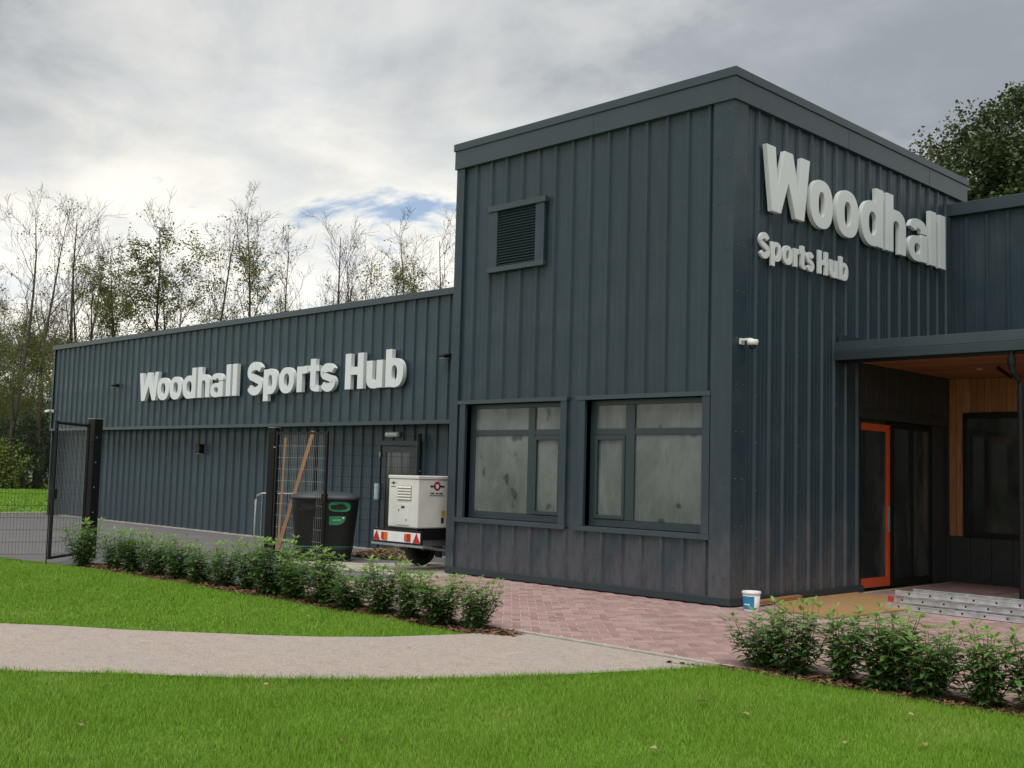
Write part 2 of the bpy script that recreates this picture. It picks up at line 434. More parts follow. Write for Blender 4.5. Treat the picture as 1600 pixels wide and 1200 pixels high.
def clad(wall, org, rz, pitch, n, z0, z1, screws=True, rows=None, mat='cladding'):
    """ribbed sheets, three ribs each; local +x along the wall, outward is local -y"""
    i = 0; j = 0; cs, sn = math.cos(rz), math.sin(rz)
    while i < n:
        k = min(3, n-i); o = link('cladding_sheet', sheet_mesh(pitch, k, z1-z0, mat), wall)
        lap = .0012*(j % 2)
        o.location = (org[0]+cs*i*pitch + sn*lap, org[1]+sn*i*pitch - cs*lap, z0); o.rotation_euler = (0, 0, rz)
        i += k; j += 1
    if screws:
        zs = rows or [z0+.12+q*(z1-z0-.24)/max(1, round((z1-z0)/.62)) for q in range(max(1, round((z1-z0)/.62))+1)]
        for i in range(n):
            if i % 3 == 1 or True:
                for q, z in enumerate(zs):
                    on_rib = i % 3 == 0
                    u = (i+.271/.345)*pitch if on_rib else (i+.33)*pitch
                    if not on_rib and (q not in (0, len(zs)-1)): continue
                    d = .0375 if on_rib else .0015
                    SCREWS.append((org[0]+cs*u+sn*d, org[1]+sn*u-cs*d, z, rz))
# --- tower
T = -5.27
tw = box('wall', 'core', hub, T+.06, -.30, .30, 7.0, 0, 6.6)                # inner block behind the cladding
wl = box('wall', 'trim', hub, T+.05, -.05, .012, .26, .02, .84)
box('wall', 'trim', hub, T+.05, -.05, .012, .26, 2.70, 6.6)
box('wall', 'trim', hub, T+.05, -4.93, .012, .26, .84, 2.70); box('wall', 'trim', hub, -2.87, -2.42, .012, .26, .84, 2.70); box('wall', 'trim', hub, -.42, -.05, .012, .26, .84, 2.70)
P1 = 4.83/14
clad(wl, (-5.12, .010), 0, P1, 14, 2.71, 6.52)
clad(wl, (-5.12, .010), 0, P1, 7, .10, .83, rows=[.16, .5])
clad(wl, (-5.12+7*P1, .010), 0, P1, 7, .10, .83, rows=[.16, .5])
wr = box('wall', 'trim', hub, -.26, -.012, .0, 3.40, .02, 6.6)
box('wall', 'trim', hub, -.26, -.012, 3.40, 7.0, 2.72, 6.6)
P2 = 6.15/18
clad(wr, (-.010, .30), math.pi/2, P2, 9, .10, 6.52)
clad(wr, (-.010, .30+9*P2), math.pi/2, P2, 9, 3.38, 6.52)
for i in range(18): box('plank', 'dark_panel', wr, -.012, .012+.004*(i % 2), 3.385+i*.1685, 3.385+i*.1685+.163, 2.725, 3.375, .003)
# tower west and rear faces
box('wall', 'cladding', hub, T+.01, T+.055, .02, 7.0, .02, 6.6)
box('wall', 'cladding', hub, T+.01, -.02, 7.0, 7.05, .02, 6.6)
# corner flashings
cf = MB(); cf.box(-.27, .042, -.042, -.036, .10, 6.53); cf.box(.036, .042, -.036, .27, .10, 6.53); cf.box(-.275, -.27, -.042, .01, .10, 6.53); cf.box(0, .042, .27, .275, .10, 6.53)
cf.build('corner_flashing', 'trim', hub)
cf = MB(); cf.box(T-.02, T+.16, -.042, -.036, .0, 6.53); cf.box(T-.02, T-.014, -.036, .2, .0, 6.53); cf.box(T+.155, T+.16, -.036, .01, .0, 6.53)
cf.build('corner_flashing', 'trim', hub)
for i in range(11):
    z = .35+i*.6
    SCREWS += [(-.20, -.043, z, 0), (-.05, -.043, z, 0), (.043, .06, z+.05, math.pi/2), (.043, .21, z+.05, math.pi/2), (T+.03, -.043, z, 0), (T+.12, -.043, z, 0)]
# base flashing, parapet
bf = MB(); bf.box(T-.02, .055, -.055, .01, .015, .105); bf.box(-.01, .055, .01, 3.40, .0151, .1049); bf.build('base_flashing', 'frame_paint', hub, bevel=.004)
pf = MB(); pf.box(T-.05, .07, -.07, .02, 6.50, 6.80); pf.box(-.02, .07, .02, 7.10, 6.5005, 6.7995); pf.box(T-.05, T+.04, .02, 7.10, 6.5005, 6.7995); pf.box(T+.04, -.02, 7.02, 7.10, 6.5005, 6.7995)
pf.build('parapet_fascia', 'fascia', hub, bevel=.004)
for xx in (-2.35,): box('fascia_joint', 'frame_paint', hub, xx, xx+.01, -.0725, -.06, 6.502, 6.80)
for yy in (2.9, 5.6): box('fascia_joint', 'frame_paint', hub, .06, .0725, yy, yy+.01, 6.502, 6.80)
pc = MB(); pc.box(T-.07, .09, -.09, .30, 6.80, 6.92); pc.box(-.30, .0899, .30, 7.12, 6.8005, 6.9195); pc.box(T-.07, T+.3, .30, 7.12, 6.8005, 6.9195); pc.box(T+.3, -.3, 6.8, 7.12, 6.8005, 6.9195)
pc.build('parapet_cap', 'fascia', hub, bevel=.006)
box('roof', 'core', hub, T+.2, -.2, .2, 6.9, 6.6, 6.7)
# --- windows of the tower
def window(x0, x1, panes, mull):
    w = MB(); z0, z1 = .89, 2.66; yf0, yf1 = .10, .165
    w.box(x0, x1, yf0, yf1, z0, z0+.10); w.box(x0, x1, yf0, yf1, z1-.07, z1)
    w.box(x0, x0+.10, yf0+.001, yf1, z0+.10, z1-.07); w.box(x1-.10, x1, yf0+.001, yf1, z0+.10, z1-.07)
    w.box(mull[0], mull[1], yf0-.004, yf1, z0+.10, z1-.07)
    w.box(x0+.10, mull[0], yf0+.002, yf1, 2.17, 2.26); w.box(mull[1], x1-.10, yf0+.002, yf1, 2.17, 2.26)
    wo_ = w.build('window', 'frame_paint', hub, bevel=.004)
    for a, b in panes:
        narrow = b-a < .8
        if narrow:
            s_ = MB(); s_.box(a, b, .082, .13, 1.0, 1.05); s_.box(a, b, .082, .13, 2.10, 2.16); s_.box(a, a+.045, .0825, .13, 1.05, 2.10); s_.box(b-.045, b, .0825, .13, 1.05, 2.10)
            s_.build('sash', 'frame_paint', wo_, bevel=.003)
        box('pane', 'film_glass', wo_, a, b, .122, .132, .995, 2.172); box('pane', 'film_glass', wo_, a, b, .122, .132, 2.258, 2.595)
    box('jamb', 'trim', wo_, x0-.13, x0, -.040, .10, .885, 2.67, .003); box('jamb', 'trim', wo_, x1, x1+.12, -.040, .10, .885, 2.67, .003)
    h = MB(); h.box(x0-.17, x1+.13, -.046, .10, 2.675, 2.722); h.box(x0-.17, x1+.13, -.052, -.046, 2.662, 2.722); h.build('head_flashing', 'fascia', wo_, bevel=.003)
    h = MB(); h.box(x0-.17, x1+.14, -.050, .10, .842, .883); h.box(x0-.17, x1+.14, -.057, -.050, .815, .883); h.build('sill', 'fascia', wo_, bevel=.003)
    box('reveal_lining', 'frame_paint', wo_, x0+.0, x1, .166, .2, .885, 2.67)
window(-4.93, -2.89, [(-4.83, -3.66), (-3.52, -2.99)], (-3.66, -3.52))
window(-2.42, -.41, [(-2.32, -1.78), (-1.62, -.51)], (-1.78, -1.62))
# --- louvre vent
vt = MB(); vt.box(-4.46, -4.28, -.075, -.030, 4.78, 5.66); vt.box(-3.46, -3.28, -.075, -.030, 4.78, 5.66); vt.box(-4.28, -3.46, -.04, -.030, 4.78, 5.66)
vo = vt.build('louvre_vent', 'trim', hub, bevel=.004)
box('vent_head', 'fascia', vo, -4.48, -3.24, -.10, -.03, 5.66, 5.75, .004); box('vent_sill', 'fascia', vo, -4.48, -3.26, -.095, -.03, 4.70, 4.78, .004)
for i in range(20):
    z = 4.79+i*.0432; s_ = MB()
    s_.add([(-4.28,-.04,z+.036),(-3.46,-.04,z+.036),(-3.46,-.070,z),(-4.28,-.070,z),(-4.28,-.04,z+.042),(-3.46,-.04,z+.042),(-3.46,-.073,z+.005),(-4.28,-.073,z+.005)],
           [(0,1,2,3),(7,6,5,4),(3,2,6,7),(0,3,7,4),(1,5,6,2)])
    s_.build('slat', 'frame_paint', vo)
# --- entrance side under the canopy
dr = MB(); y0, y1 = 3.48, 4.50
dr.box(-.13, -.075, y0, y1, .03, .17); dr.box(-.13, -.075, y0, y1, 2.39, 2.50); dr.box(-.13, -.0755, y0, y0+.07, .17, 2.39); dr.box(-.13, -.0755, y1-.10, y1, .17, 2.39)
do = dr.build('door', 'orange_paint', hub, bevel=.004)
tag(do, 'orange framed glass entrance door')
box('pane', 'dark_glass', do, -.11, -.10, y0+.07, y1-.10, .17, 2.39)
box('handle', 'galvanised', do, -.075, -.05, y1-.075, y1-.05, .85, 1.25)
sl = MB(); sl.box(-.14, -.07, 4.52, 4.62, .02, 2.55); sl.box(-.14, -.07, 5.90, 5.97, .02, 2.55); sl.box(-.14, -.0705, 4.62, 5.90, .02, .12); sl.box(-.14, -.0705, 4.62, 5.90, 2.46, 2.55); sl.box(-.14, -.0705, 5.24, 5.29, .12, 2.46)
so = sl.build('side_light', 'black_steel', hub, bevel=.003)
box('pane', 'dark_glass', so, -.11, -.10, 4.62, 5.24, .12, 2.46); box('pane', 'dark_glass', so, -.11, -.10, 5.29, 5.90, .12, 2.46)
box('door_surround', 'black_steel', hub, -.16, -.03, 3.40, 3.475, .02, 2.55)
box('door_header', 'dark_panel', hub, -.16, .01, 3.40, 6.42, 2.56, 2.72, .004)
box('door_operator', 'galvanised', hub, -.07, -.02, 3.75, 4.15, 2.575, 2.64, .006)
box('wall', 'dark_panel', hub, -.16, -.04, 5.98, 6.475, .0, 2.555); box('wall', 'core', hub, -.26, -.17, 3.40, 6.45, 0, 2.72)
# dark ribbed wall above the door under the canopy is the tower cladding; rear wing:
box('wall', 'dark_panel', hub, -.30, .0, 6.478, 6.56, 0, 2.70)
rw = box('wall', 'core', hub, 0.0, 13, 6.56, 12, 0, 6.2)
box('wall', 'dark_panel', hub, .001, 13, 6.50, 6.56, 0.0, .76)
n = 0
for i in range(38):
    box('plank', 'dark_panel', rw, .01+i*.34, .01+i*.34+.328, 6.475+.004*(i % 2), 6.50, .06, .755, .003)
clad(rw, (.05, 6.47), 0, P2, 36, 3.62, 6.1, screws=False)
box('wall', 'trim', hub, .0, 13, 6.482, 6.56, 3.5, 6.2)
box('corner_flashing', 'trim', hub, .0, .06, 6.40, 6.47, 3.6, 6.15)
rp = MB(); rp.box(-.02, 13, 6.38, 6.75, 6.14, 6.35); rp.build('parapet_cap', 'fascia', hub, bevel=.006)
# timber lined wall and window
cw = box('timber_wall', 'core', hub, .001, 13, 6.455, 6.50, .76, 3.37)
rg = random.Random(8)
for i in range(26):
    a = .02+i*.118
    z0 = 2.80 if a > .19 else .76
    if a > 6: break
    box('plank', 'cedar_vertical', cw, a, a+.112, 6.43+rg.uniform(-.003, .003), 6.455, z0, 3.365, .003)
ww = MB(); ww.box(.255, 6, 6.40, 6.454, .76, .84); ww.box(.255, 6, 6.40, 6.454, 2.70, 2.795); ww.box(.255, .33, 6.4005, 6.454, .84, 2.70)
for xx in (1.30, 2.4, 3.5): ww.box(xx, xx+.07, 6.4005, 6.454, .84, 2.70)
wo2 = ww.build('window', 'black_steel', hub, bevel=.004)
for a, b in ((.33, 1.30), (1.37, 2.4), (2.47, 3.5), (3.57, 6)): box('pane', 'dark_glass', wo2, a, b, 6.425, 6.435, .84, 2.70)
# canopy
cn = MB(); cn.box(.045, 7, 2.62, 6.44, 3.40, 3.56); co = cn.build('canopy', 'dark_panel', hub)
box('fascia_board', 'fascia', co, .045, 7.05, 2.56, 2.62, 3.46, 3.60, .005); box('gutter', 'frame_paint', co, .043, 7.05, 2.53, 2.60, 3.33, 3.455, .008)
box('upstand', 'frame_paint', co, .05, .09, 2.63, 6.40, 3.56, 3.72, .004)
box('beam', 'black_steel', co, .05, 7, 2.62, 2.70, 3.30, 3.40)
for i in range(26):
    y = 2.70+i*.1436
    box('plank', 'cedar_soffit', co, .06, 7, y, y+.139, 3.365+rg.uniform(0, .003), 3.40, .003)
MB().lathe([(.045, 0), (.05, .004), (.03, .012)], 16, (1.15, 4.9, 3.355)).build('downlight', 'white_plastic', co)
MB().lathe([(.045, 0), (.05, .004), (.03, .012)], 16, (2.6, 4.9, 3.355)).build('downlight', 'white_plastic', co)
dp = MB(); dp.tube([(2.50, 2.60, 3.36), (2.50, 2.60, 3.12), (2.51, 2.61, 3.06), (2.56, 2.68, 2.96), (2.57, 2.70, 2.88), (2.57, 2.70, 0.0)], .036, 12)
dp.lathe([(.05, 0), (.052, .05), (.05, .10)], 12, (2.50, 2.60, 3.15)); dp.lathe([(.045, 0), (.045, .08)], 12, (2.57, 2.70, 2.75)); dp.lathe([(.045, 0), (.045, .08)], 12, (2.57, 2.70, 1.4))
dp.build('downpipe', 'black_steel', hub, smooth=False)
MB().tube([(2.52, 2.64, 3.12), (2.0, 3.9, 3.12), (1.55, 4.6, 3.33)], .028, 8).build('downpipe', 'black_steel', hub)
box('column', 'black_steel', hub, 2.68, 2.83, 2.72, 2.87, 0, 3.36, .004)
# --- long wing
LW = -25.02
wg = box('wall', 'core', hub, LW+.06, T, 2.25, 10, 0, 4.85)
P3 = (T-LW-.12)/59
up = box('wall', 'trim', hub, LW+.03, T, 1.762, 2.25, 2.52, 4.85)
clad(up, (LW+.08, 1.76), 0, P3, 59, 2.53, 4.90, rows=[2.62, 3.7, 4.78], mat='wing_cladding')
lo = box('wall', 'trim', hub, LW+.10, T, 2.122, 2.25, 0, 2.51)
clad(lo, (LW+.14, 2.12), 0, (T-LW-.2)/59, 59, -.02, 2.51, screws=False, mat='wing_cladding')
box('soffit', 'dark_panel', hub, LW+.03, T, 1.765, 2.12, 2.50, 2.515)
box('drip_flashing', 'fascia', hub, LW, T-.02, 1.71, 1.762, 2.475, 2.55, .004)
box('base_flashing', 'concrete', hub, LW+.1, T-.02, 2.075, 2.12, -.02, .012)
cf = MB(); cf.box(LW, LW+.09, 1.715, 1.722, 2.55, 4.88); cf.box(LW, LW+.007, 1.722, 2.2, 2.55, 4.88); cf.build('corner_flashing', 'trim', hub)
box('corner_flashing', 'trim', hub, LW+.08, LW+.16, 2.075, 2.125, 0, 2.5)
box('wall', 'cladding', hub, LW+.012, LW+.06, 1.77, 10, 0.0, 4.85)
pcw = MB(); pcw.box(LW-.05, T-.021, 1.68, 2.0, 4.88, 5.01); pcw.box(LW-.05, LW+.25, 2.0, 10.05, 4.8805, 5.0095); pcw.build('parapet_cap', 'fascia', hub, bevel=.006)
box('roof', 'core', hub, LW+.1, T, 2.0, 10, 4.85, 4.92)
# plant room door
pdm = MB(); pdm.box(-9.80, -9.68, 2.05, 2.12, 0, 2.18); pdm.box(-8.62, -8.50, 2.05, 2.12, 0, 2.18); pdm.box(-9.68, -8.62, 2.0505, 2.12, 2.08, 2.18)
pdo = pdm.build('door', 'frame_paint', hub, bevel=.003); tag(pdo, 'dark glazed side door in the long wing')
dl = MB(); dl.box(-9.66, -9.52, 2.07, 2.11, .02, 2.07); dl.box(-8.80, -8.64, 2.07, 2.11, .02, 2.07); dl.box(-9.52, -8.80, 2.0705, 2.11, .02, .28); dl.box(-9.52, -8.80, 2.0705, 2.11, 1.95, 2.07)
dl.build('door_leaf', 'frame_paint', pdo, bevel=.003)
box('pane', 'dark_glass', pdo, -9.52, -8.80, 2.085, 2.095, .28, 1.95)
for z in (.35, 1.05, 1.85): box('hinge', 'galvanised', pdo, -9.70, -9.665, 2.035, 2.05, z, z+.10)
box('push_pad', 'paper_blue', pdo, -9.78, -9.67, 2.0, 2.05, 1.0, 1.32)
# screws (thousands, too small to pick apart)
sc = MB()
for x, y, z, rz in SCREWS:
    nx, ny = math.sin(rz), -math.cos(rz); tx, ty = math.cos(rz), math.sin(rz); r = .0105
    ring = [(math.cos(k*math.pi/3)*r, math.sin(k*math.pi/3)*r) for k in range(6)]
    sc.add([(x+tx*a, y+ty*a, z+b) for a, b in ring] + [(x+tx*a*.6+nx*.007, y+ty*a*.6+ny*.007, z+b*.6) for a, b in ring],
           [(k, (k+1) % 6, 6+(k+1) % 6, 6+k) for k in range(6)] + [(6, 7, 8, 9, 10, 11)])
o = sc.build('cladding_screws', 'screw_head', hub); o['kind'] = 'stuff'

# ------------------------------------------------------------------ lettering
def sup(cx, cy, rx, ry, t, e=2.5):
    c, s = math.cos(t), math.sin(t)
    return (cx+rx*math.copysign(abs(c)**(2/e), c), cy+ry*math.copysign(abs(s)**(2/e), s))
def glyph(ch, mb, to3, w, S, d0, d1):
    """draw glyph ch into mb: width w and cap height S in metres, front at d1; pieces step 1.5 mm so that no faces share a plane"""
    st = .262*S; xh = .755*S; k = [0]
    def D(): k[0] += 1; return d1 - .0015*k[0]
    def rect(x0, x1, y0, y1): mb.prism([(x0,y0),(x1,y0),(x1,y1),(x0,y1)], to3, d0, D())
    def ring(x0, x1, y0, y1, sx, sy):
        cx, cy, rx, ry = (x0+x1)/2, (y0+y1)/2, (x1-x0)/2, (y1-y0)/2; ts = [2*math.pi*i/40 for i in range(40)]
        mb.strip([sup(cx,cy,rx,ry,t,2.35) for t in ts], [sup(cx,cy,rx-sx,ry-sy,t,2.5) for t in ts], to3, d0, D(), True)
    def arc(x0, x1, y0, y1, sx, sy, t0, t1):
        cx, cy, rx, ry = (x0+x1)/2, (y0+y1)/2, (x1-x0)/2, (y1-y0)/2; ts = [R_(t0+(t1-t0)*i/24) for i in range(25)]
        mb.strip([sup(cx,cy,rx,ry,t) for t in ts], [sup(cx,cy,rx-sx,ry-sy,t) for t in ts], to3, d0, D())
    def stroke(pts, wd):
        A, B = [], []
        for i, p_ in enumerate(pts):
            a = Vector(pts[max(0,i-1)]); b = Vector(pts[min(len(pts)-1,i+1)]); d = (b-a).normalized(); nn = Vector((-d.y, d.x))*wd[i]/2
            A.append((p_[0]+nn.x, p_[1]+nn.y)); B.append((p_[0]-nn.x, p_[1]-nn.y))
        mb.strip(A, B, to3, d0, D())
    th = .19*S
    if ch == 'W':
        a = st*.98; q = w
        mb.prism([(0,S),(.13*q,0),(.13*q+a*.98,0),(.5*q,.52*S),(.87*q-a*.98,0),(.87*q,0),(q,S),(q-a*.98,S),(.80*q-a*.30,.42*S),(.5*q+a*.47,S),(.5*q-a*.47,S),(.20*q+a*.30,.42*S),(a*.98,S)], to3, d0, D())
    elif ch == 'l': rect((w-st)/2, (w+st)/2, 0, S*1.02)
    elif ch == 'o': ring(0, w, -.015*S, xh+.015*S, st*.98, th)
    elif ch in 'db':
        ring(0 if ch == 'd' else w*.0, w, -.015*S, xh+.015*S, st*.98, th)
        rect(*((w-st, w) if ch == 'd' else (0, st)), 0, S*1.02)
    elif ch == 'p': ring(0, w, -.015*S, xh+.015*S, st*.98, th); rect(0, st, -.22*S, xh)
    elif ch == 'h':
        rect(0, st, 0, S*1.02); arc(0, w, xh-.62*S, xh+.015*S, st, th*1.05, 0, 150); rect(w-st, w, 0, xh-.30*S)
    elif ch == 'u':
        rect(w-st, w, 0, xh); arc(0, w, -.015*S, .62*S, st, th*1.05, 180, 330); rect(0, st, .30*S, xh)
    elif ch == 'a':
        rect(w-st, w, 0, .50*S); arc(.04*w, w, xh-.48*S, xh+.015*S, st, th*.88, 0, 168); ring(0, w*.90, -.015*S, .455*S, st*.85, th*.72)
    elif ch == 'r':
        rect(0, st, 0, xh); arc(st*.35, st*.35+2*(w-st*.35)*.86, xh-.5*S, xh+.012*S, st, th*1.15, 88, 165)
    elif ch == 't':
        c = w*.22; rect(c, c+st, .14*S, .95*S); rect(0, w, xh-.17*S, xh); arc(c, c+2*(w-c), -.012*S, .34*S, st, th*.95, 180, 272)
    elif ch in 'Ss':
        H = S if ch == 'S' else xh; pts = []; wd = []
        sw = th*1.06 if ch == 'S' else th*.95
        rx = w/2-st*.46; ryt = H*.25; m_ = H*.5
        r_ = (H-sw)/4
        for i in range(15):
            t = R_(20+i*(250-20)/14); pts.append((w/2+rx*.97*math.cos(t), H-sw/2-r_+r_*math.sin(t)))
        # the spine falls to the right, then the lower bowl
        low = []
        for i in range(15):
            t = R_(70-i*(250-20)/14+0); low.append((w/2+rx*math.cos(t), sw/2+r_+r_*math.sin(t)))
        pts = pts[:-2] + low[2:]
        n_ = len(pts); wd = [st*.98 if abs(i/(n_-1)-.2) < .10 or abs(i/(n_-1)-.8) < .10 else sw*1.08 for i in range(n_)]
        for _ in range(3): wd = [wd[0]] + [(wd[i-1]+wd[i]*2+wd[i+1])/4 for i in range(1, n_-1)] + [wd[-1]]
        stroke(pts, wd)
    elif ch == 'H': rect(0, st, 0, S); rect(w-st, w, 0, S); rect(st, w-st, S*.40, S*.62)
def sign(label, letters, spans, to3, base, S, d0, d1):
    s = empty('lettering_sign', to3(spans[0][0], base, 0)); tag(s, label, 'sign')
    inv = s.location.copy()
    for ch, (a, b) in zip(letters, spans):
        mb = MB(); glyph(ch, mb, lambda x, y, d: tuple(Vector(to3(a+x, base+y, d))-inv), b-a, S, d0, d1)
        mb.build('letter', 'letter_white', s, bevel=.0025)
    mb = MB()
    for (a, b) in spans:                                   # stand-off pins behind each letter
        for yy in (.25, .6): mb.tube([Vector(to3((a+b)/2-.262*S*.0, base+yy*S, -.03))-inv, Vector(to3((a+b)/2, base+yy*S, d0+.002))-inv], .008, 6)
    mb.build('fixing_pins', 'galvanised', s)
big = [(.61,1.72),(1.74,2.36),(2.47,3.12),(3.21,3.90),(4.00,4.66),(4.76,5.42),(5.50,5.77),(5.86,6.12)]
sign('large white raised letters reading Woodhall on the tall entrance block', 'Woodhall', big, lambda u, z, d: (d, u, z), 5.17, .88, .045, .115)
small = [(q[0]+.04, q[1]+.04) for q in [(.47,.73),(.765,1.02),(1.05,1.30),(1.335,1.475),(1.485,1.64),(1.66,1.88),(1.99,2.26),(2.31,2.54),(2.59,2.84)]]
sign('small white raised letters reading Sports Hub below the large Woodhall', 'SportsHub', small, lambda u, z, d: (d, u, z), 4.52, .335, .042, .08)
wing = [(-19.26,-18.24),(-18.28,-17.68),(-17.64,-17.05),(-16.99,-16.37),(-16.27,-15.72),(-15.67,-15.11),(-14.98,-14.77),(-14.69,-14.49),
        (-14.07,-13.42),(-13.38,-12.85),(-12.76,-12.19),(-12.08,-11.66),(-11.67,-11.28),(-11.24,-10.68),(-10.36,-9.76),(-9.66,-9.15),(-9.05,-8.51)]
sign('long row of white raised letters reading Woodhall Sports Hub on the low wing', 'WoodhallSportsHub', wing, lambda u, z, d: (u, 1.72-d, z), 3.20, .725, .03, .12)

# ------------------------------------------------------------------ small things on the walls
def cctv(name, loc, rz, label):
    t = empty(name, loc, rz); tag(t, label, 'camera')
    b = MB(); b.box(-.055, .055, -.015, 0, -.04, .04); b.box(-.03, .03, -.16, -.015, .005, .035); b.build('bracket', 'white_plastic', t, bevel=.006)
    MB().lathe([(.02, .0), (.07, -.008), (.072, -.05), (.062, -.075)], 20, (0, -.17, .02)).build('housing', 'white_plastic', t, True)
    MB().lathe([(.048, 0), (.045, -.03), (.03, -.05), (.008, -.058)], 16, (0, -.17, -.052)).build('dome', 'lens_black', t, True)
    return t
cctv('dome_camera', (.045, .16, 3.36), math.pi/2, 'white dome security camera by the corner of the entrance block')
cctv('dome_camera', (-24.85, 1.715, 3.06), 0, 'small white security camera at the far end of the low wing')
def wedge_light(loc, label, kind='wedge'):
    t = empty('wall_light', loc); tag(t, label, 'light')
    b = MB()
    if kind == 'wedge':
        b.add([(-.10,0,.06),(.10,0,.06),(.10,0,-.04),(-.10,0,-.04),(-.09,-.20,.0),(.09,-.20,.0),(.09,-.20,-.03),(-.09,-.20,-.03)], [(0,1,2,3),(4,7,6,5),(0,4,5,1),(3,2,6,7),(0,3,7,4),(1,5,6,2)])
    else:
        b.box(-.09, .09, -.14, 0, -.11, .10); b.box(-.11, .11, -.16, 0, .10, .12)
    b.build('housing', 'black_steel', t, bevel=.006)
    q = MB(); q.box(-.07, .07, -.17 if kind == 'wedge' else -.12, -.03, -.045 if kind == 'wedge' else -.118, -.035 if kind == 'wedge' else -.11); q.build('lens', 'white_plastic', t)
wedge_light((-20.75, 1.72, 3.66), 'small black wedge wall light left of the long lettering')
wedge_light((-7.35, 1.72, 3.72), 'black wedge wall light on low wing beside the tall block')
wedge_light((-16.75, 2.085, 1.98), 'square black wall lamp under the overhang of the low wing', 'box')
t = empty('emergency_light', (-9.30, 2.085, 2.30)); tag(t, 'white oblong emergency light above the plant room door', 'light')
MB().box(-.21, .21, -.06, 0, -.055, .055).build('backplate', 'galvanised', t, bevel=.01); MB().box(-.19, .19, -.10, -.06, -.045, .045).build('diffuser', 'white_plastic', t, bevel=.02)

# ------------------------------------------------------------------ yard fence and gates
def mesh_panel(mb, A, B, z0, z1):
    A = Vector((*A, 0)); B = Vector((*B, 0)); d = B-A; n = max(2, int(d.length/.05))
    for i in range(1, n):
        q = A+d*(i/n); mb.tube([q+Vector((0,0,z0)), q+Vector((0,0,z1))], .0021, 3, cap=False)
    k = int((z1-z0)/.2)
    for i in range(k+1):
        z = z0+(z1-z0)*i/k; mb.tube([A+Vector((0,0,z)), B+Vector((0,0,z))], .0036, 4, cap=False)
def post(loc, w, h, label, rz, bolts=5):
    t = empty('gate_post' if w > .1 else 'fence_post', (loc[0], loc[1], -.02), rz); tag(t, label, 'post')
    MB().box(-w/2, w/2, -w/2, w/2, 0, h).build('shaft', 'black_steel', t, bevel=.006)
    MB().box(-w/2-.004, w/2+.004, -w/2-.004, w/2+.004, h, h+.012).build('cap', 'galvanised' if w > .1 else 'black_steel', t, bevel=.003)
    for i in range(bolts):
        MB().tube([(w/2, -w*.2, .35+i*.42), (w/2+.012, -w*.2, .35+i*.42)], .013, 8).build('bolt', 'galvanised', t)
    return t
G1, G2 = (-10.38, -3.55), (-9.36, -.66)
post(G1, .17, 2.34, 'thick black steel gate post beside the hedge end', .25)
post(G2, .15, 2.32, 'thick black steel gate post with timber battens leaning on it', .35)
for (px, py), lb in (((-9.12, .10), 'slim black fence post behind the open gate leaf'), ((-8.42, 2.0), 'slim black fence post standing by the plant room door')):
    post((px, py), .06, 2.32, lb, .32, 4)
def fence(A, B, label):
    t = empty('mesh_fence', (A[0], A[1], 0)); tag(t, label, 'fence', None)
    mb = MB(); mesh_panel(mb, (0, 0), (B[0]-A[0], B[1]-A[1]), .05, 2.25); mb.build('wire_mesh', 'black_steel', t)
    return t
fence((-9.34,-.58), (-9.13,.07), 'short black wire mesh fence panel next to the leaning battens')
fence((-9.11,.13), (-8.43,1.97), 'black wire mesh fence panel between the bin and the wing wall')
f1 = fence((-10.42,-3.66), (-11.28,-6.1), 'black wire mesh fence panel running on past the far gate post')
post((-11.30,-6.16), .06, 2.32, 'slim black fence post at the end of the outer fence panel', .32, 4)
def gate_leaf(A, B, label):
    t = empty('gate_leaf', (A[0], A[1], 0)); tag(t, label, 'gate')
    d = Vector((B[0]-A[0], B[1]-A[1], 0)); l = d.length; t.rotation_euler = (0, 0, math.atan2(d.y, d.x))
    for x0 in (.05, l-.05): MB().box(x0-.022, x0+.022, -.022, .022, .06, 2.24).build('stile', 'black_steel', t, bevel=.004)
    for z in (.06, 2.18): MB().box(.07, l-.07, -.0195, .0195, z, z+.04).build('rail', 'black_steel', t, bevel=.004)
    mb = MB(); mesh_panel(mb, (.08, 0), (l-.08, 0), .12, 2.18); mb.build('wire_mesh', 'galvanised', t)
    MB().tube([(l-.05, -.045, -.02), (l-.05, -.045, .95), (l-.05, -.10, .98)], .009, 8).build('drop_bolt', 'black_steel', t)
    MB().box(l-.12, l-.02, -.035, .035, 1.0, 1.16).build('lock_box', 'black_steel', t, bevel=.006)
    for z in (.3, 1.95): MB().tube([(-.09, 0, z), (.03, 0, z)], .014, 8).build('hinge', 'galvanised', t)
gate_leaf((-10.30,-3.68), (-9.46,-4.62), 'open black mesh gate leaf hung on the post at the hedge end')
gate_leaf((-9.24,-.70), (-7.72,-.62), 'open black mesh gate leaf standing in front of the black bin')

# leaning battens
def batten(A, B, w, label):
    A = Vector(A); B = Vector(B); t = MB(); d = (B-A).normalized(); a = d.cross(Vector((.7, .7, 0))).normalized()*w/2; b = d.cross(a).normalized()*w*.45
    t.add([A-a-b, A+a-b, A+a+b, A-a+b, B-a-b, B+a-b, B+a+b, B-a+b], [(0,3,2,1),(4,5,6,7),(0,1,5,4),(1,2,6,5),(2,3,7,6),(3,0,4,7)])
    o = t.build('timber_batten', 'batten_wood', None, bevel=.003); tag(o, label, 'timber')
batten((-9.15, -.62, 0.0), (-9.20, -.52, 2.12), .045, 'upright orange timber batten standing against the gate post')
batten((-9.13, -.66, .02), (-8.94, -.10, 2.26), .075, 'long timber batten leaning at a slant beside the gate post')

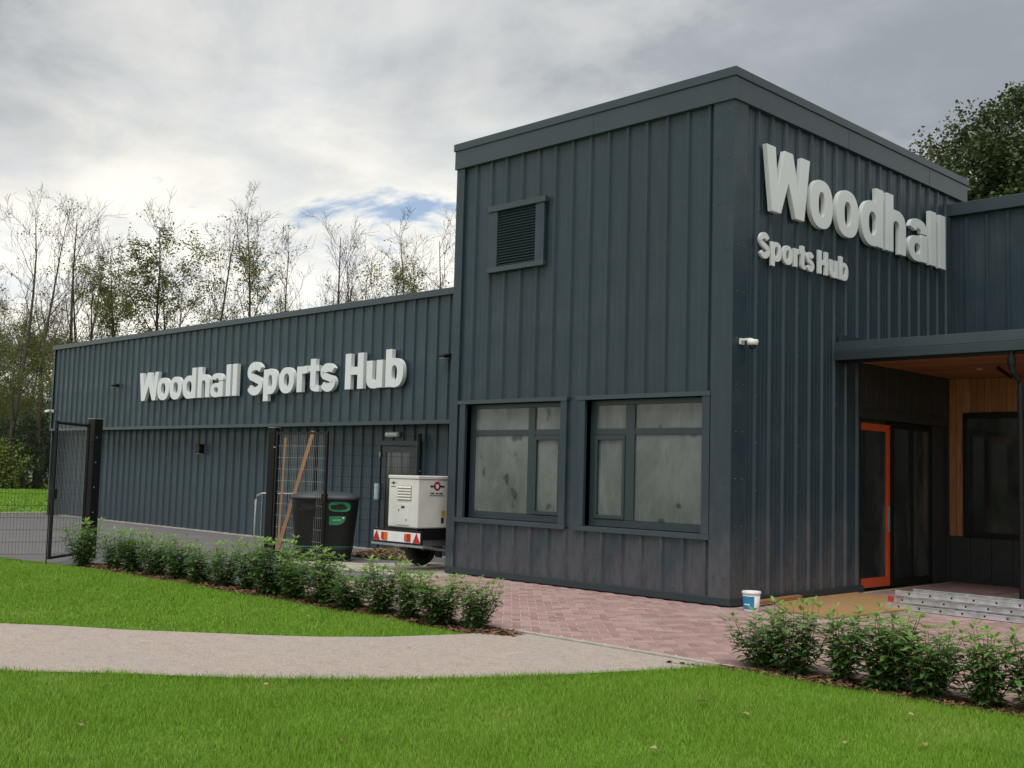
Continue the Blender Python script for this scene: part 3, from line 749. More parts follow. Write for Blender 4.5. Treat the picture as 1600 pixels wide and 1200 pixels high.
# crowd barrier
cbx = empty('crowd_barrier', (-9.95, -.62, 0), R_(45)); tag(cbx, 'galvanised steel crowd barrier behind the gate post and bin', 'barrier')
pts = [(.10,0,.22),(.03,0,.26),(0,0,.34),(0,0,.98),(.03,0,1.06),(.12,0,1.10),(1.58,0,1.10),(1.67,0,1.06),(1.7,0,.98),(1.7,0,.34),(1.67,0,.26),(1.6,0,.22),(.10,0,.22)]
MB().tube(pts, .019, 8).build('frame', 'galvanised', cbx, True)
for i in range(13): MB().tube([(.12+i*.1225, 0, .22), (.12+i*.1225, 0, 1.10)], .0075, 6).build('bar', 'galvanised', cbx)
for xx in (.25, 1.45): MB().tube([(xx, -.28, .0), (xx, -.05, .2), (xx, .05, .2), (xx, .28, .0)], .016, 8).build('foot', 'galvanised', cbx)

# ------------------------------------------------------------------ twin recycling bin
bn = empty('recycling_bin', (-8.24, -.27, 0), R_(50)); tag(bn, 'large black twin recycling bin with green label and domed lid', 'bin')
def sell(rx, ry, z, n=40, e=3.4, bulge=0): return [(*sup(0, 0, rx, ry, 2*math.pi*i/n, e), z) for i in range(n)]
def loft(rings):
    m_ = MB(); n = len(rings[0]); vs = [q for r in rings for q in r]
    fs = [(i*n+k, i*n+(k+1) % n, (i+1)*n+(k+1) % n, (i+1)*n+k) for i in range(len(rings)-1) for k in range(n)]
    fs += [tuple(range(n))[::-1], tuple((len(rings)-1)*n+k for k in range(n))]
    return m_.add(vs, fs)
loft([sell(.47,.32,0), sell(.475,.325,.06), sell(.50,.345,.20), sell(.56,.39,.80), sell(.585,.405,1.04), sell(.58,.40,1.06)]).build('body', 'bin_black', bn, True)
loft([sell(.60,.42,1.055), sell(.605,.425,1.085), sell(.58,.40,1.12), sell(.45,.30,1.165), sell(.22,.15,1.19)]).build('lid', 'bin_lid', bn, True)
for z in (.20, .235): loft([sell(.505+(z-.2)*.1,.35+(z-.2)*.08,z), sell(.509+(z-.2)*.1,.3535+(z-.2)*.08,z+.012)]).build('band', 'bin_green' if z > .22 else 'bin_lid', bn, True)
def yfront(x, z):            # depth of the bin's front at (x, z)
    k = np.interp(z, [.2, .8, 1.04], [0, 1, 1.5]); rx = .50+.06*min(k, 1)+.025*max(0, (k-1)*2); ry = .345+.045*min(k, 1)+.015*max(0, (k-1)*2)
    return -ry*(max(0, 1-abs(x/rx)**3.4))**(1/3.4)
def patch(poly, off, th, name, mat, par=bn):
    m_ = MB(); n = len(poly); V0 = [(x, yfront(x, z)-off, z) for x, z in poly]; V1 = [(x, yfront(x, z)-off-th, z) for x, z in poly]
    m_.add(V0+V1, [tuple(range(n, 2*n))] + [(i, (i+1) % n, n+(i+1) % n, n+i) for i in range(n)]); return m_.build(name, mat, par)
def oblong(cx, cz, rx, rz_, e=3, n=20): return [sup(cx, cz, rx, rz_, 2*math.pi*i/n, e) for i in range(n)]
s1_ = patch(oblong(-.27, .935, .19, .085), .002, .012, 'aperture_surround', 'bin_black'); patch(oblong(-.27, .935, .14, .055), .016, .004, 'opening', 'bin_inside', s1_)
s2_ = patch(oblong(.27, .935, .19, .085), .002, .012, 'aperture_surround', 'bin_green'); patch(oblong(.25, .93, .13, .042), .016, .004, 'opening', 'bin_inside', s2_)
lb = patch([(.10,.62),(.26,.62),(.33,.65),(.375,.71),(.385,.77),(.24,.775),(.10,.77)], .004, .004, 'label_panel', 'bin_green')
patch([(.16,.70),(.30,.705),(.30,.713),(.16,.708)], .009, .002, 'label_line', 'letter_white', lb)
ring_ = [(.34+.018*math.cos(k*math.pi/5), .745+.018*math.sin(k*math.pi/5)) for k in range(10)]
patch(ring_, .009, .002, 'label_mark', 'letter_white', lb)
MB().box(-.07, -.01, yfront(0,.72)-.05, yfront(0,.72)+.02, .68, .76).build('lock', 'black_steel', bn, bevel=.01)

# ------------------------------------------------------------------ trailer generator
gn = empty('generator_trailer', (-5.93, .5, -.009)); tag(gn, 'white generator on a small road trailer tucked beside the entrance block', 'trailer')
X0, X1, Y0, Y1 = -.37, .37, -.92, .80
bo = MB().box(X0, X1, Y0, Y1, .69, 1.47).build('canopy_box', 'generator_white', gn, bevel=.02)
MB().box(X0-.012, X1+.012, Y0-.012, Y1+.012, 1.47, 1.525).build('roof_cap', 'generator_white', gn, bevel=.012)
MB().box(X0+.01, X1-.01, Y0+.01, Y1-.01, .50, .69).build('tank_base', 'black_steel', gn, bevel=.01)
gr_ = MB().box(-.13, .21, Y0-.003, Y0+.01, 1.12, 1.36).build('louvre_panel', 'generator_grime', bo)
for i in range(5): MB().add([(-.13,Y0-.004,1.13+i*.046),(.21,Y0-.004,1.13+i*.046),(.21,Y0-.022,1.145+i*.046),(-.13,Y0-.022,1.145+i*.046),(.21,Y0-.004,1.165+i*.046),(-.13,Y0-.004,1.165+i*.046)], [(0,1,2,3),(3,2,4,5)]).build('louvre', 'generator_white', gr_)
ap = MB().box(-.14, .18, Y0-.010, Y0+.01, .73, 1.07).build('access_panel', 'generator_white', bo, bevel=.004)
MB().box(-.02, .06, Y0-.016, Y0-.009, 1.00, 1.035).build('latch', 'logo_dark', ap); MB().box(-.09, -.075, Y0-.016, Y0-.009, .95, .98).build('latch', 'logo_dark', ap); MB().box(.10, .115, Y0-.016, Y0-.009, .80, .83).build('latch', 'logo_dark', ap)
def disc(cx, cz, rx, rz_): return [(cx+rx*math.cos(k*math.pi/8), cz+rz_*math.sin(k*math.pi/8)) for k in range(16)]
sd = lambda u, z, d: (X1+d, u, z)
bk = lambda u, z, d: (u, Y0-d, z)
lg = MB().prism(disc(-.52, 1.365, .075, .075), sd, -.005, .002).build('logo', 'logo_red', bo)
MB().prism([(-.67,1.345),(-.37,1.345),(-.37,1.375),(-.67,1.375)], sd, -.005, .003).build('logo_bar', 'logo_dark', lg)
MB().prism(disc(-.52, 1.36, .035, .035), sd, -.005, .004).build('logo_ring', 'letter_white', lg)
for a, b, z in ((-.66,-.58,1.235), (-.55,-.50,1.235), (-.48,-.40,1.235)): MB().prism([(a,z),(b,z),(b,z+.022),(a,z+.022)], sd, -.005, .002).build('logo_word', 'logo_dark', lg)
MB().prism([(-.68,1.205),(-.37,1.205),(-.37,1.217),(-.68,1.217)], sd, -.005, .002).build('logo_word', 'logo_dark', lg)
lg2 = MB().prism([(-.29,1.40),(-.25,1.43),(-.21,1.40),(-.25,1.37)], bk, -.005, .002).build('logo', 'logo_dark', bo)
MB().prism([(-.32,1.395),(-.18,1.395),(-.18,1.405),(-.32,1.405)], bk, -.005, .003).build('logo_bar', 'logo_dark', lg2); MB().prism([(-.31,1.335),(-.19,1.335),(-.19,1.347),(-.31,1.347)], bk, -.005, .002).build('logo_word', 'logo_dark', lg2)
MB().box(X1-.002, X1+.004, -.26, .66, .74, 1.42).build('side_door', 'generator_white', bo, bevel=.002)
MB().box(X1+.003, X1+.012, -.23, -.03, 1.02, 1.16).build('handle_recess', 'lens_black', bo, bevel=.004); MB().box(X1+.003, X1+.006, -.23, -.04, .96, 1.01).build('warning_sticker', 'sticker_yellow', bo)
MB().box(X1-.001, X1+.003, -.42, -.34, .88, .97).build('warning_sticker', 'sticker_yellow', bo); MB().box(X1-.001, X1+.003, -.42, -.36, .77, .86).build('warning_sticker', 'logo_dark', bo); MB().box(X1-.001, X1+.003, -.32, -.28, .79, .85).build('warning_sticker', 'sticker_yellow', bo)
lbd = MB().box(-.57, .63, Y0-.13, Y0-.09, .44, .66).build('light_board', 'black_steel', gn, bevel=.004)
MB().box(-.55, .61, Y0-.135, Y0-.129, .47, .63).build('board_panel', 'white_plastic', lbd)
for cx, s in ((-.47, -1), (.53, 1)):
    MB().prism([(cx-.085,.475),(cx+.085,.475),(cx,.625)], bk, .134, .146).build('triangle_reflector', 'red_lens', lbd)
    c2_ = cx-s*.21
    MB().box(c2_-.065, c2_+.0, Y0-.165, Y0-.134, .49, .61).build('lamp', 'red_lens' if s < 0 else 'amber_lens', lbd, bevel=.006); MB().box(c2_+.0, c2_+.065, Y0-.165, Y0-.134, .49, .61).build('lamp', 'amber_lens' if s < 0 else 'red_lens', lbd, bevel=.006)
MB().box(-.62, .66, Y0-.13, Y0-.07, .40, .438).build('bumper_bar', 'galvanised', gn, bevel=.004)
MB().box(-.05, .05, Y0-.10, 1.15, .38, .46).build('chassis_rail', 'galvanised', gn, bevel=.004); MB().box(-.30, -.22, Y0-.1, .7, .40, .50).build('chassis_rail', 'galvanised', gn); MB().box(.22, .30, Y0-.1, .7, .40, .50).build('chassis_rail', 'galvanised', gn)
MB().tube([(-.62, .05, .30), (.62, .05, .30)], .03, 8).build('axle', 'galvanised', gn)
for s in (-1, 1):
    cx = s*.66; wv = MB(); n = 28
    prof = [(-.085,.20),(-.09,.26),(-.075,.295),(-.04,.306),(.04,.306),(.075,.295),(.09,.26),(.085,.20)]
    vs = [(cx+a, .05+r*math.cos(2*math.pi*k/n), .306+r*math.sin(2*math.pi*k/n)) for a, r in prof for k in range(n)]
    fs = [(i*n+k, i*n+(k+1) % n, (i+1)*n+(k+1) % n, (i+1)*n+k) for i in range(len(prof)-1) for k in range(n)]
    wv.add(vs, fs); wh = wv.build('wheel', 'rubber', gn, True)
    MB().tube([(cx-.05, .05, .306), (cx+.05, .05, .306)], .20, 20).build('rim', 'black_steel', wh); MB().tube([(cx-.075, .05, .306), (cx+.075, .05, .306)], .06, 12).build('hub', 'galvanised', wh)
    for k in range(5): MB().tube([(cx+s*.04, .05+.09*math.cos(k*1.257), .306+.09*math.sin(k*1.257)), (cx+s*.065, .05+.09*math.cos(k*1.257), .306+.09*math.sin(k*1.257))], .012, 6).build('nut', 'galvanised', wh)
    A = [(.05+.37*math.cos(R_(a)), .30+.36*math.sin(R_(a))) for a in range(5, 186, 10)]; B = [(.05+.35*math.cos(R_(a)), .30+.34*math.sin(R_(a))) for a in range(5, 186, 10)]
    MB().strip(A, B, lambda u, z, d: (d, u, z), cx-.11, cx+.11).build('mudguard', 'black_steel', gn)
    MB().box(cx-.09, cx+.09, .46, .47, .12, .34).build('mud_flap', 'rubber', gn)
MB().tube([(.0, 1.1, .42), (.0, 1.24, .42)], .04, 8).build('coupling', 'black_steel', gn)

# ------------------------------------------------------------------ things by the entrance
bk_ = empty('paint_bucket', (.40, -.10, 0), R_(12)); bk_.scale = (.92, .92, .92); tag(bk_, 'white plastic bucket with a blue label at the foot of the corner', 'bucket')
MB().lathe([(.095, 0), (.10, .01), (.117, .235)], 28).build('pail', 'white_plastic', bk_, True)
lp = MB(); n = 12; vs = []
for i in range(n+1):
    a = R_(-165+i*115/n)
    for r, z in ((.1035, .03), (.1165, .20)): vs.append((r*math.cos(a), r*math.sin(a), z))
lp.add(vs, [(2*i, 2*i+2, 2*i+3, 2*i+1) for i in range(n)]); lpo = lp.build('label_panel', 'bucket_blue', bk_, True)
lw_ = MB(); vs = []
for i in range(6):
    a = R_(-125+i*9)
    for z in (.085, .102): vs.append(((.101+z*.065)*math.cos(a)*1.03, (.101+z*.065)*math.sin(a)*1.03, z))
lw_.add(vs, [(2*i, 2*i+2, 2*i+3, 2*i+1) for i in range(5)]).build('label_word', 'letter_white', lpo)
MB().lathe([(.118, .225), (.126, .228), (.127, .255), (.12, .262), (.105, .262), (.10, .252)], 28).build('rim', 'white_plastic', bk_, True)
o = MB().prism([(.10,.95),(.62,.20),(1.42,.07),(1.52,1.80),(.70,2.95),(.10,3.10)], lambda x, y, d: (x, y, d), .004, .024).build('plywood_sheet', 'plywood', None, bevel=.003)
tag(o, 'pale plywood sheet lying on the paving before the entrance', 'board')
o = MB().box(-.05, .05, 0, 1.25, 0, .045).build('timber_plank', 'batten_wood', None, bevel=.004); o.location = (.17, .30, .026); o.rotation_euler = (0, 0, R_(4)); tag(o, 'short timber plank lying along the wall foot beside the bucket', 'timber')
# ladder of three sections
ld = empty('extension_ladder', (1.25, 1.72, 0), R_(-2)); tag(ld, 'triple aluminium extension ladder lying flat on the paving', 'ladder')
for s in range(3):
    z0 = .006+s*.086; xs = (.0, .03, .14)[s]; wy = (.42, .36, .41)[s]; ln = 4.2
    sec = MB(); yc_ = .22
    for sg in (-1, 1):
        yy = yc_+sg*wy/2
        sec.box(xs, xs+ln, yy-.012, yy+.012, z0, z0+.064); 
        sec.box(xs, xs+ln, yy-.018, yy-.0121, z0, z0+.010); sec.box(xs, xs+ln, yy-.018, yy-.0121, z0+.054, z0+.064)
    so_ = sec.build('ladder_section', 'aluminium', ld, bevel=.002)
    for i in range(15): MB().tube([(xs+.16+i*.275, yc_-wy/2-.0125, z0+.033), (xs+.16+i*.275, yc_+wy/2+.0125, z0+.033)], .0125, 8).build('rung', 'lens_black' if False else 'aluminium', so_)
    for i in range(15): MB().tube([(xs+.16+i*.275, yc_-wy/2-.0135, z0+.033), (xs+.16+i*.275, yc_-wy/2-.0128, z0+.033)], .0135, 8).build('rung_hole', 'lens_black', so_)
    MB().box(xs-.03, xs+.05, yc_-wy/2-.02, yc_-wy/2+.02, z0-.002, z0+.068).build('end_foot', 'logo_red' if s == 1 else 'aluminium', so_, bevel=.004)
for k, (x, y, a, l) in enumerate(((1.05, 4.1, 20, .55), (1.9, 4.5, -25, .4), (1.6, 5.3, 70, .35))):
    o = MB().box(-l/2, l/2, -.02, .02, 0, .02).build('metal_offcut', 'galvanised', None, bevel=.003); o.location = (x, y, .003); o.rotation_euler = (0, 0, R_(a)); tag(o, 'thin grey metal offcut lying on the paving behind the ladder', 'offcut', 'metal offcuts on the entrance paving')

# ------------------------------------------------------------------ vegetation
nr = np.random.default_rng(11)
def grass(name, poly, dens, h0, h1, w, seg, label, zb=-.03):
    P_ = np.array(poly); lo_, hi_ = P_.min(0), P_.max(0)
    n = int(dens*(hi_[0]-lo_[0])*(hi_[1]-lo_[1])); x = nr.uniform(lo_[0], hi_[0], n); y = nr.uniform(lo_[1], hi_[1], n)
    k = inside(poly, x, y); x, y = x[k], y[k]; n = len(x)
    tuft = .75+.5*(np.sin(x*3.1+1.3*np.sin(y*2.3))*np.sin(y*2.7+1.1*np.sin(x*1.9)))*.5+nr.normal(0, .15, n)
    h = nr.uniform(h0, h1, n)*np.clip(tuft, .45, 1.5); th = nr.uniform(0, 2*np.pi, n); lean = nr.uniform(.15, .75, n)*h; la = nr.uniform(0, 2*np.pi, n)
    val = np.clip(nr.normal(.45, .22, n), 0, 1); dx, dy = np.cos(th)*w/2, np.sin(th)*w/2; lx, ly = np.cos(la)*lean, np.sin(la)*lean
    if seg == 1:
        V = np.stack([np.stack([x-dx, y-dy, np.full(n, zb)], 1), np.stack([x+dx, y+dy, np.full(n, zb)], 1), np.stack([x+lx, y+ly, zb+h], 1)], 1).reshape(-1, 3)
        Fc = np.arange(3*n).reshape(n, 3); vals = np.repeat(val, 3)
    else:
        mx, my, mz = x+lx*.3, y+ly*.3, zb+h*.6
        V = np.stack([np.stack([x-dx, y-dy, np.full(n, zb)], 1), np.stack([x+dx, y+dy, np.full(n, zb)], 1), np.stack([mx+dx*.75, my+dy*.75, mz], 1), np.stack([mx-dx*.75, my-dy*.75, mz], 1), np.stack([x+lx, y+ly, zb+h*.97], 1)], 1).reshape(-1, 3)
        b = np.arange(n)*5; Fc = np.concatenate([np.stack([b, b+1, b+2], 1), np.stack([b, b+2, b+3], 1), np.stack([b+3, b+2, b+4], 1)]); vals = np.repeat(val, 5)
    o = link(name, np_mesh(name, V, Fc, 3, vals, 'blade')); tag(o, label, 'grass', kind='stuff'); return o
FORE = PATH_LO[2:] + [(2.35,-3.90),(2.8,-3.74),(7.2,-3.60),(7.4,-5.0),(5.9,-6.1),(2.2,-10.4),(-.6,-11.2),(-2.6,-10.4)]
grass('lawn_grass', FORE, 15000, .028, .058, .0042, 1, 'bright green mown lawn in front of the gravel path')
BACK = PATH_UP[2:-1] + [(-.45,-4.10),(-.9,-4.2),(-1.4,-4.12),(-4,-4.13),(-6,-4.18),(-9.2,-4.36),(-11.2,-4.85),(-12.5,-7.2)]
grass('lawn_grass', BACK, 6500, .025, .05, .008, 1, 'green mown lawn strip between the gravel path and the hedge')
FAR = [(-25.6,-6),(-25.6,6),(-60,19),(-68,4),(-50,-14)]
grass('lawn_grass', FAR, 110, .05, .09, .05, 1, 'far patch of lawn beyond the end of the low wing')
# taller tufts along the lawn edge
ed = []
for (x0, y0), (x1, y1) in zip(PATH_LO[3:], PATH_LO[4:]):
    ed += [(x0+(x1-x0)*t/6, y0+(y1-y0)*t/6) for t in range(6)]
EDGE = [(x-.02, y+.02) for x, y in ed] + [(x+.10, y-.07) for x, y in ed[::-1]]
grass('lawn_grass', EDGE, 6000, .04, .085, .0045, 2, 'longer grass fringe along the near edge of the gravel path')
# gravel chips on the path
GP = PATH_UP[3:] + PATH_LO[3:][::-1]
P_ = np.array(GP); lo_, hi_ = P_.min(0), P_.max(0); n = 42000
x = nr.uniform(lo_[0], hi_[0], n); y = nr.uniform(lo_[1], hi_[1], n); k = inside(GP, x, y); x, y = x[k], y[k]; n = len(x)
s = nr.uniform(.0025, .0065, n)*np.where(nr.random(n) > .985, 1.8, 1); V = []; a0 = nr.uniform(0, 6.28, n)
for q in range(4): V.append(np.stack([x+np.cos(a0+q*1.571)*s, y+np.sin(a0+q*1.571)*s*.75, np.full(n, -.013)], 1))
V.append(np.stack([x, y, -.012+s*.8], 1)); V = np.stack(V, 1).reshape(-1, 3); b = np.arange(n)*5
Fc = np.concatenate([np.stack([b+q, b+(q+1) % 4, b+4], 1) for q in range(4)])
tag(link('loose_gravel', np_mesh('loose_gravel', V, Fc, 3, np.repeat(nr.random(n), 5), 'stone_chip')), 'loose stone chips scattered over the gravel path', 'gravel', kind='stuff')
# bark mulch chips
def chips(poly, n, label, zb=-.022, name='bark_mulch', size=(.012, .035), heap=0.0, mat='bark_chip'):
    P_ = np.array(poly); lo_, hi_ = P_.min(0), P_.max(0); x = nr.uniform(lo_[0], hi_[0], n); y = nr.uniform(lo_[1], hi_[1], n); k = inside(poly, x, y); x, y = x[k], y[k]; n = len(x)
    c = P_.mean(0); rr = np.hypot((x-c[0])/(hi_[0]-lo_[0])*2, (y-c[1])/(hi_[1]-lo_[1])*2)
    zz = zb+.008+nr.uniform(0, .02, n)+heap*np.clip(1-rr**2, 0, 1)
    l = nr.uniform(*size, n); w = l*nr.uniform(.25, .6, n); a = nr.uniform(0, 6.28, n); t = nr.uniform(-.5, .5, n)
    ux, uy = np.cos(a), np.sin(a); V = []
    for sx, sy in ((-1,-1),(1,-1),(1,1),(-1,1)): V.append(np.stack([x+ux*l*sx-uy*w*sy, y+uy*l*sx+ux*w*sy, zz+t*l*sx+nr.uniform(-.004, .004, n)], 1))
    V = np.stack(V, 1).reshape(-1, 3); Fc = np.arange(4*n).reshape(n, 4)
    tag(link(name, np_mesh(name, V, Fc, 4, np.repeat(nr.random(n), 4), mat)), label, 'mulch' if name == 'bark_mulch' else 'leaves', kind='stuff')
chips([(-9.2,-4.30),(-1.6,-4.14),(-.35,-4.22),(.18,-3.98),(.1,-3.74),(-9.0,-3.7)], 9000, 'brown bark mulch under the long hedge')
chips([(2.0,-3.95),(2.8,-3.78),(9,-3.64),(9,-3.37),(2.92,-3.37),(2.6,-3.72)], 7000, 'brown bark mulch under the hedge by the entrance')
chips([(-28.8,-9),(-25.5,-9),(-25.5,.9),(-26.5,1.6),(-28.3,.4)], 5000, 'brown bark mulch bed beyond the yard', size=(.03, .08))
chips([(-9.0,.75),(-8.2,.55),(-7.5,.9),(-7.6,1.6),(-8.4,1.95),(-8.9,1.4)], 2600, 'heap of fallen brown leaves behind the generator trailer', -.016, 'leaf_pile', (.02, .05), .13, 'dry_leaf')

def leaf_strip(m_, base, d, up, L_, Wd, curl, val):
    """pointed leaf of three folds that droops along its length"""
    d = d.normalized(); side = d.cross(up)
    if side.length < 1e-4: side = Vector((1, 0, 0))
    side.normalize(); nrm = side.cross(d).normalized()
    vs = []
    for t, w in ((0, .10), (.35, 1.0), (.7, .8), (1, 0)):
        c = base + d*L_*t - nrm*curl*L_*t*t
        if w > 0 and t > 0: vs += [c-side*Wd*w/2+nrm*Wd*.14, c, c+side*Wd*w/2+nrm*Wd*.14]
        else: vs.append(c)
    # 0 | 1 2 3 | 4 5 6 | 7
    m_.add(vs, [(0,2,1),(0,3,2),(1,2,5,4),(2,3,6,5),(4,5,7),(5,6,7)], val)
def laurel(seed, h, wd, stems, dens=1.0):
    r = random.Random(seed); lf = MB(); st_ = MB()
    for s in range(stems):
        a = r.uniform(0, 6.28); sp_ = r.uniform(.25, 1)*wd/2; hh = h*r.uniform(.62, 1.0)*(1-.25*sp_/(wd/2)*r.random())
        p0 = Vector((r.uniform(-.04, .04), r.uniform(-.04, .04), -.03)); pts = []
        for i in range(6):
            t = i/5; pts.append(p0+Vector((math.cos(a)*sp_*t**.75, math.sin(a)*sp_*t**.75, hh*t)) + Vector((r.uniform(-.012,.012), r.uniform(-.012,.012), 0)))
        st_.tube(pts, [.006-.0008*i for i in range(6)], 4)
        n = int(30*dens*hh/.7)
        for k in range(n):
            t = (.10 + .90*(k/n)) if k < n-4 else 1.0; q = t*5; i = min(4, int(q)); p_ = pts[i].lerp(pts[i+1], q-i)
            ang = k*2.4+r.uniform(-.4, .4); elev = r.uniform(.0, .55) if t < .9 else r.uniform(.5, 1.1)
            d = Vector((math.cos(ang)*math.cos(elev), math.sin(ang)*math.cos(elev), math.sin(elev)))
            L_ = r.uniform(.08, .125)*(1 if t < .93 else .75)
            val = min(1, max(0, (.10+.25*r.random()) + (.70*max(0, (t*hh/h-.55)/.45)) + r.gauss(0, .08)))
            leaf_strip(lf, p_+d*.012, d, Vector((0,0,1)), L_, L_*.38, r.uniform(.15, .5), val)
    return lf, st_
variants = []
for k in range(6):
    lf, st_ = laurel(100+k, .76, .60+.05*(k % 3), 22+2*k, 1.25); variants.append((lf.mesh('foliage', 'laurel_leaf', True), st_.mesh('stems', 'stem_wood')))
HEDGE = [(-9.05,-4.22),(-8.3,-4.12),(-7.72,-4.05),(-7.05,-4.05),(-6.45,-4.0),(-5.85,-4.02),(-5.3,-3.98),(-4.75,-3.95),(-4.15,-3.98),(-3.6,-4.0),(-3.05,-3.98),(-2.5,-3.97),(-1.95,-3.98),(-1.42,-4.0),(-.90,-3.99),(-.44,-3.92)]
HR = [(2.70,-3.47),(3.02,-3.52),(3.42,-3.48),(3.82,-3.54),(4.18,-3.52),(4.62,-3.55),(5.0,-3.52),(5.4,-3.55)]
rg = random.Random(77)
def shrub(k, loc, sc, label, group):
    t = empty('laurel_shrub', (loc[0], loc[1], -.02), rg.uniform(0, 6.28)); tag(t, label, 'shrub', group); w_s = sc*rg.uniform(1.12, 1.38); t.scale = (w_s, w_s, sc*rg.uniform(.92, 1.10))
    o = link('foliage', variants[k][0], t); o['kind'] = 'stuff'; link('stems', variants[k][1], t)
ORD = 'first second third fourth fifth sixth seventh eighth ninth tenth eleventh twelfth thirteenth fourteenth fifteenth sixteenth seventeenth eighteenth nineteenth'.split()
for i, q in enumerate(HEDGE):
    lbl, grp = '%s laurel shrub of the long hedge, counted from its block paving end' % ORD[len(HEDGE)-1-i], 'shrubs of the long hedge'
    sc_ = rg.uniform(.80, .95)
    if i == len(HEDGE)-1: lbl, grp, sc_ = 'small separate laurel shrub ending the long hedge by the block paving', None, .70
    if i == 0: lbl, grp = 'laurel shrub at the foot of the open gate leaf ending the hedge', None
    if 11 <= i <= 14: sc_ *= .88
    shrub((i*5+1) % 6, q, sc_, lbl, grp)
for i, q in enumerate(HR):
    lbl, grp = '%s laurel shrub of the entrance hedge, counted from its gravel path end' % ORD[i], 'shrubs of the entrance hedge'
    if i == 0: lbl, grp = 'loose laurel shrub ending the entrance hedge beside the gravel path', None
    shrub((i*5+2) % 6, q, rg.uniform(.76, .86) if i else .68, lbl, grp)
# small bed plants far left
for k, (x, y) in enumerate(((-26.6,-1.6),(-26.3,-.7),(-26.8,-2.6),(-26.2,.2),(-27.6,-.6))):
    t = empty('bed_plant', (x, y, -.02), k*1.3); tag(t, 'low dark green plant in the bark bed beyond the yard', 'plant', 'plants in the far bark bed')
    o = link('foliage', variants[k][0], t); o['kind'] = 'stuff'; link('stems', variants[k][1], t); t.scale = (1.5, 1.5, .95)
# fallen leaves on the lawn
fl = MB(); leaf_strip(fl, Vector((0,0,0)), Vector((1,0,.15)), Vector((0,0,1)), .11, .075, .25, .6); flm = fl.mesh('fallen_leaf', 'dry_leaf')
fl = MB(); leaf_strip(fl, Vector((0,0,0)), Vector((1,0,.5)), Vector((0,.4,1)), .09, .06, .5, .95); flm2 = fl.mesh('fallen_leaf', 'dry_leaf')
for k, (x, y) in enumerate(((3.45,-4.02),(3.7,-5.35),(4.6,-5.6),(4.0,-4.3),(4.5,-4.45),(3.3,-5.3),(.95,-7.3),(1.4,-8.9),(2.6,-7.9),(4.9,-5.2),(-2.0,-4.9),(.1,-5.3),(3.95,-6.6))):
    o = link('fallen_leaf', flm if k % 2 else flm2); o.location = (x, y, .022 if not (-1 < x < 1 and y > -6) else -.008); o.rotation_euler = (rg.uniform(-.3,.3), rg.uniform(-.3,.3), rg.uniform(0, 6.28)); s = rg.uniform(.4, .8); o.scale = (s, s, s)
    tag(o, 'dry curled brown leaf lying on the grass', 'leaf', 'fallen leaves on the lawn')

# trees
def grow_tree(seed, H, r0, stems=1, spread=.34, nb=17, leaves=1600, leaf=.095, leaf_top=.75, lean=0.0, asc=1.0, start=.18, clump=.12, bias=1.6):
    r = random.Random(seed); wood = MB(); lf = MB(); tips = []
    def branch(p0, d, L_, rad, lev):
        n = 7 if lev == 0 else (5 if lev == 1 else 3); pts = [p0]; dd = d.normalized()
        for i in range(n):
            wob = .045 if lev == 0 else .17
            dd = (dd + Vector((r.gauss(0, wob), r.gauss(0, wob), r.gauss(0, wob*.5)+(.06 if lev == 0 else .11*asc)))).normalized()
            pts.append(pts[-1]+dd*L_/n)
        rs = [max(.005, rad*(1-.88*i/n)) for i in range(n+1)]
        wood.tube(pts, rs, 6 if lev == 0 else (4 if lev == 1 else 3), cap=False)
        if lev >= 2: tips.extend(pts[1:])
        if lev == 1: tips.extend(pts[3:])
        if lev < 3:
            k = nb if lev == 0 else (7 if lev == 1 else 4)
            for j in range(k):
                t = (start+(1-start)*((j+r.random())/k)**.8) if lev == 0 else (.25+.75*(j+r.random())/k); q = min(n-1e-3, t*n); i = int(q)
                p_ = pts[i].lerp(pts[i+1], q-i); a = r.uniform(0, 6.28); dl = (pts[i+1]-pts[i]).normalized()
                s_ = dl.cross(Vector((math.cos(a), math.sin(a), .2))).normalized(); ang = r.uniform(.5, .95)
                d2 = dl*math.cos(ang)+s_*math.sin(ang)
                l2 = (H*spread*(1.15-.75*t) if lev == 0 else L_*r.uniform(.32, .55))*r.uniform(.7, 1.2)
                branch(p_, d2, l2, rs[i]*.5 if lev else rs[i]*.42, lev+1)
    for s in range(stems):
        a = r.uniform(0, 6.28); tl = (.10+.14*r.random() if stems > 1 else 0)+lean
        branch(Vector((r.uniform(-.2,.2)*(stems > 1), r.uniform(-.2,.2)*(stems > 1), -.1)), Vector((math.cos(a)*tl, math.sin(a)*tl, 1)), H*r.uniform(.8, 1.0) if s else H, r0*(1 if not s else .8), 0)
    c = 0; guard = 0
    while c < leaves and guard < leaves*30:
        guard += 1; p_ = r.choice(tips); hz = p_.z/H
        if hz > leaf_top and r.random() > .06: continue
        if r.random() > max(0, 1.05-hz/max(.01, leaf_top))**(1/bias)+.12: continue
        for _ in range(r.randint(3, 8)):
            q = p_+Vector((r.gauss(0, clump), r.gauss(0, clump), r.gauss(0, clump*.8)))
            d = Vector((r.gauss(0, 1), r.gauss(0, 1), r.gauss(-.2, .6))).normalized(); s_ = d.cross(Vector((r.gauss(0,1), r.gauss(0,1), r.gauss(0,1)))).normalized(); L_ = leaf*r.uniform(.7, 1.3)
            lf.add([q, q+d*L_*.5+s_*L_*.32, q+d*L_, q+d*L_*.5-s_*L_*.32], [(0,1,2,3)], r.random()); c += 1
    return wood, lf
TV = []
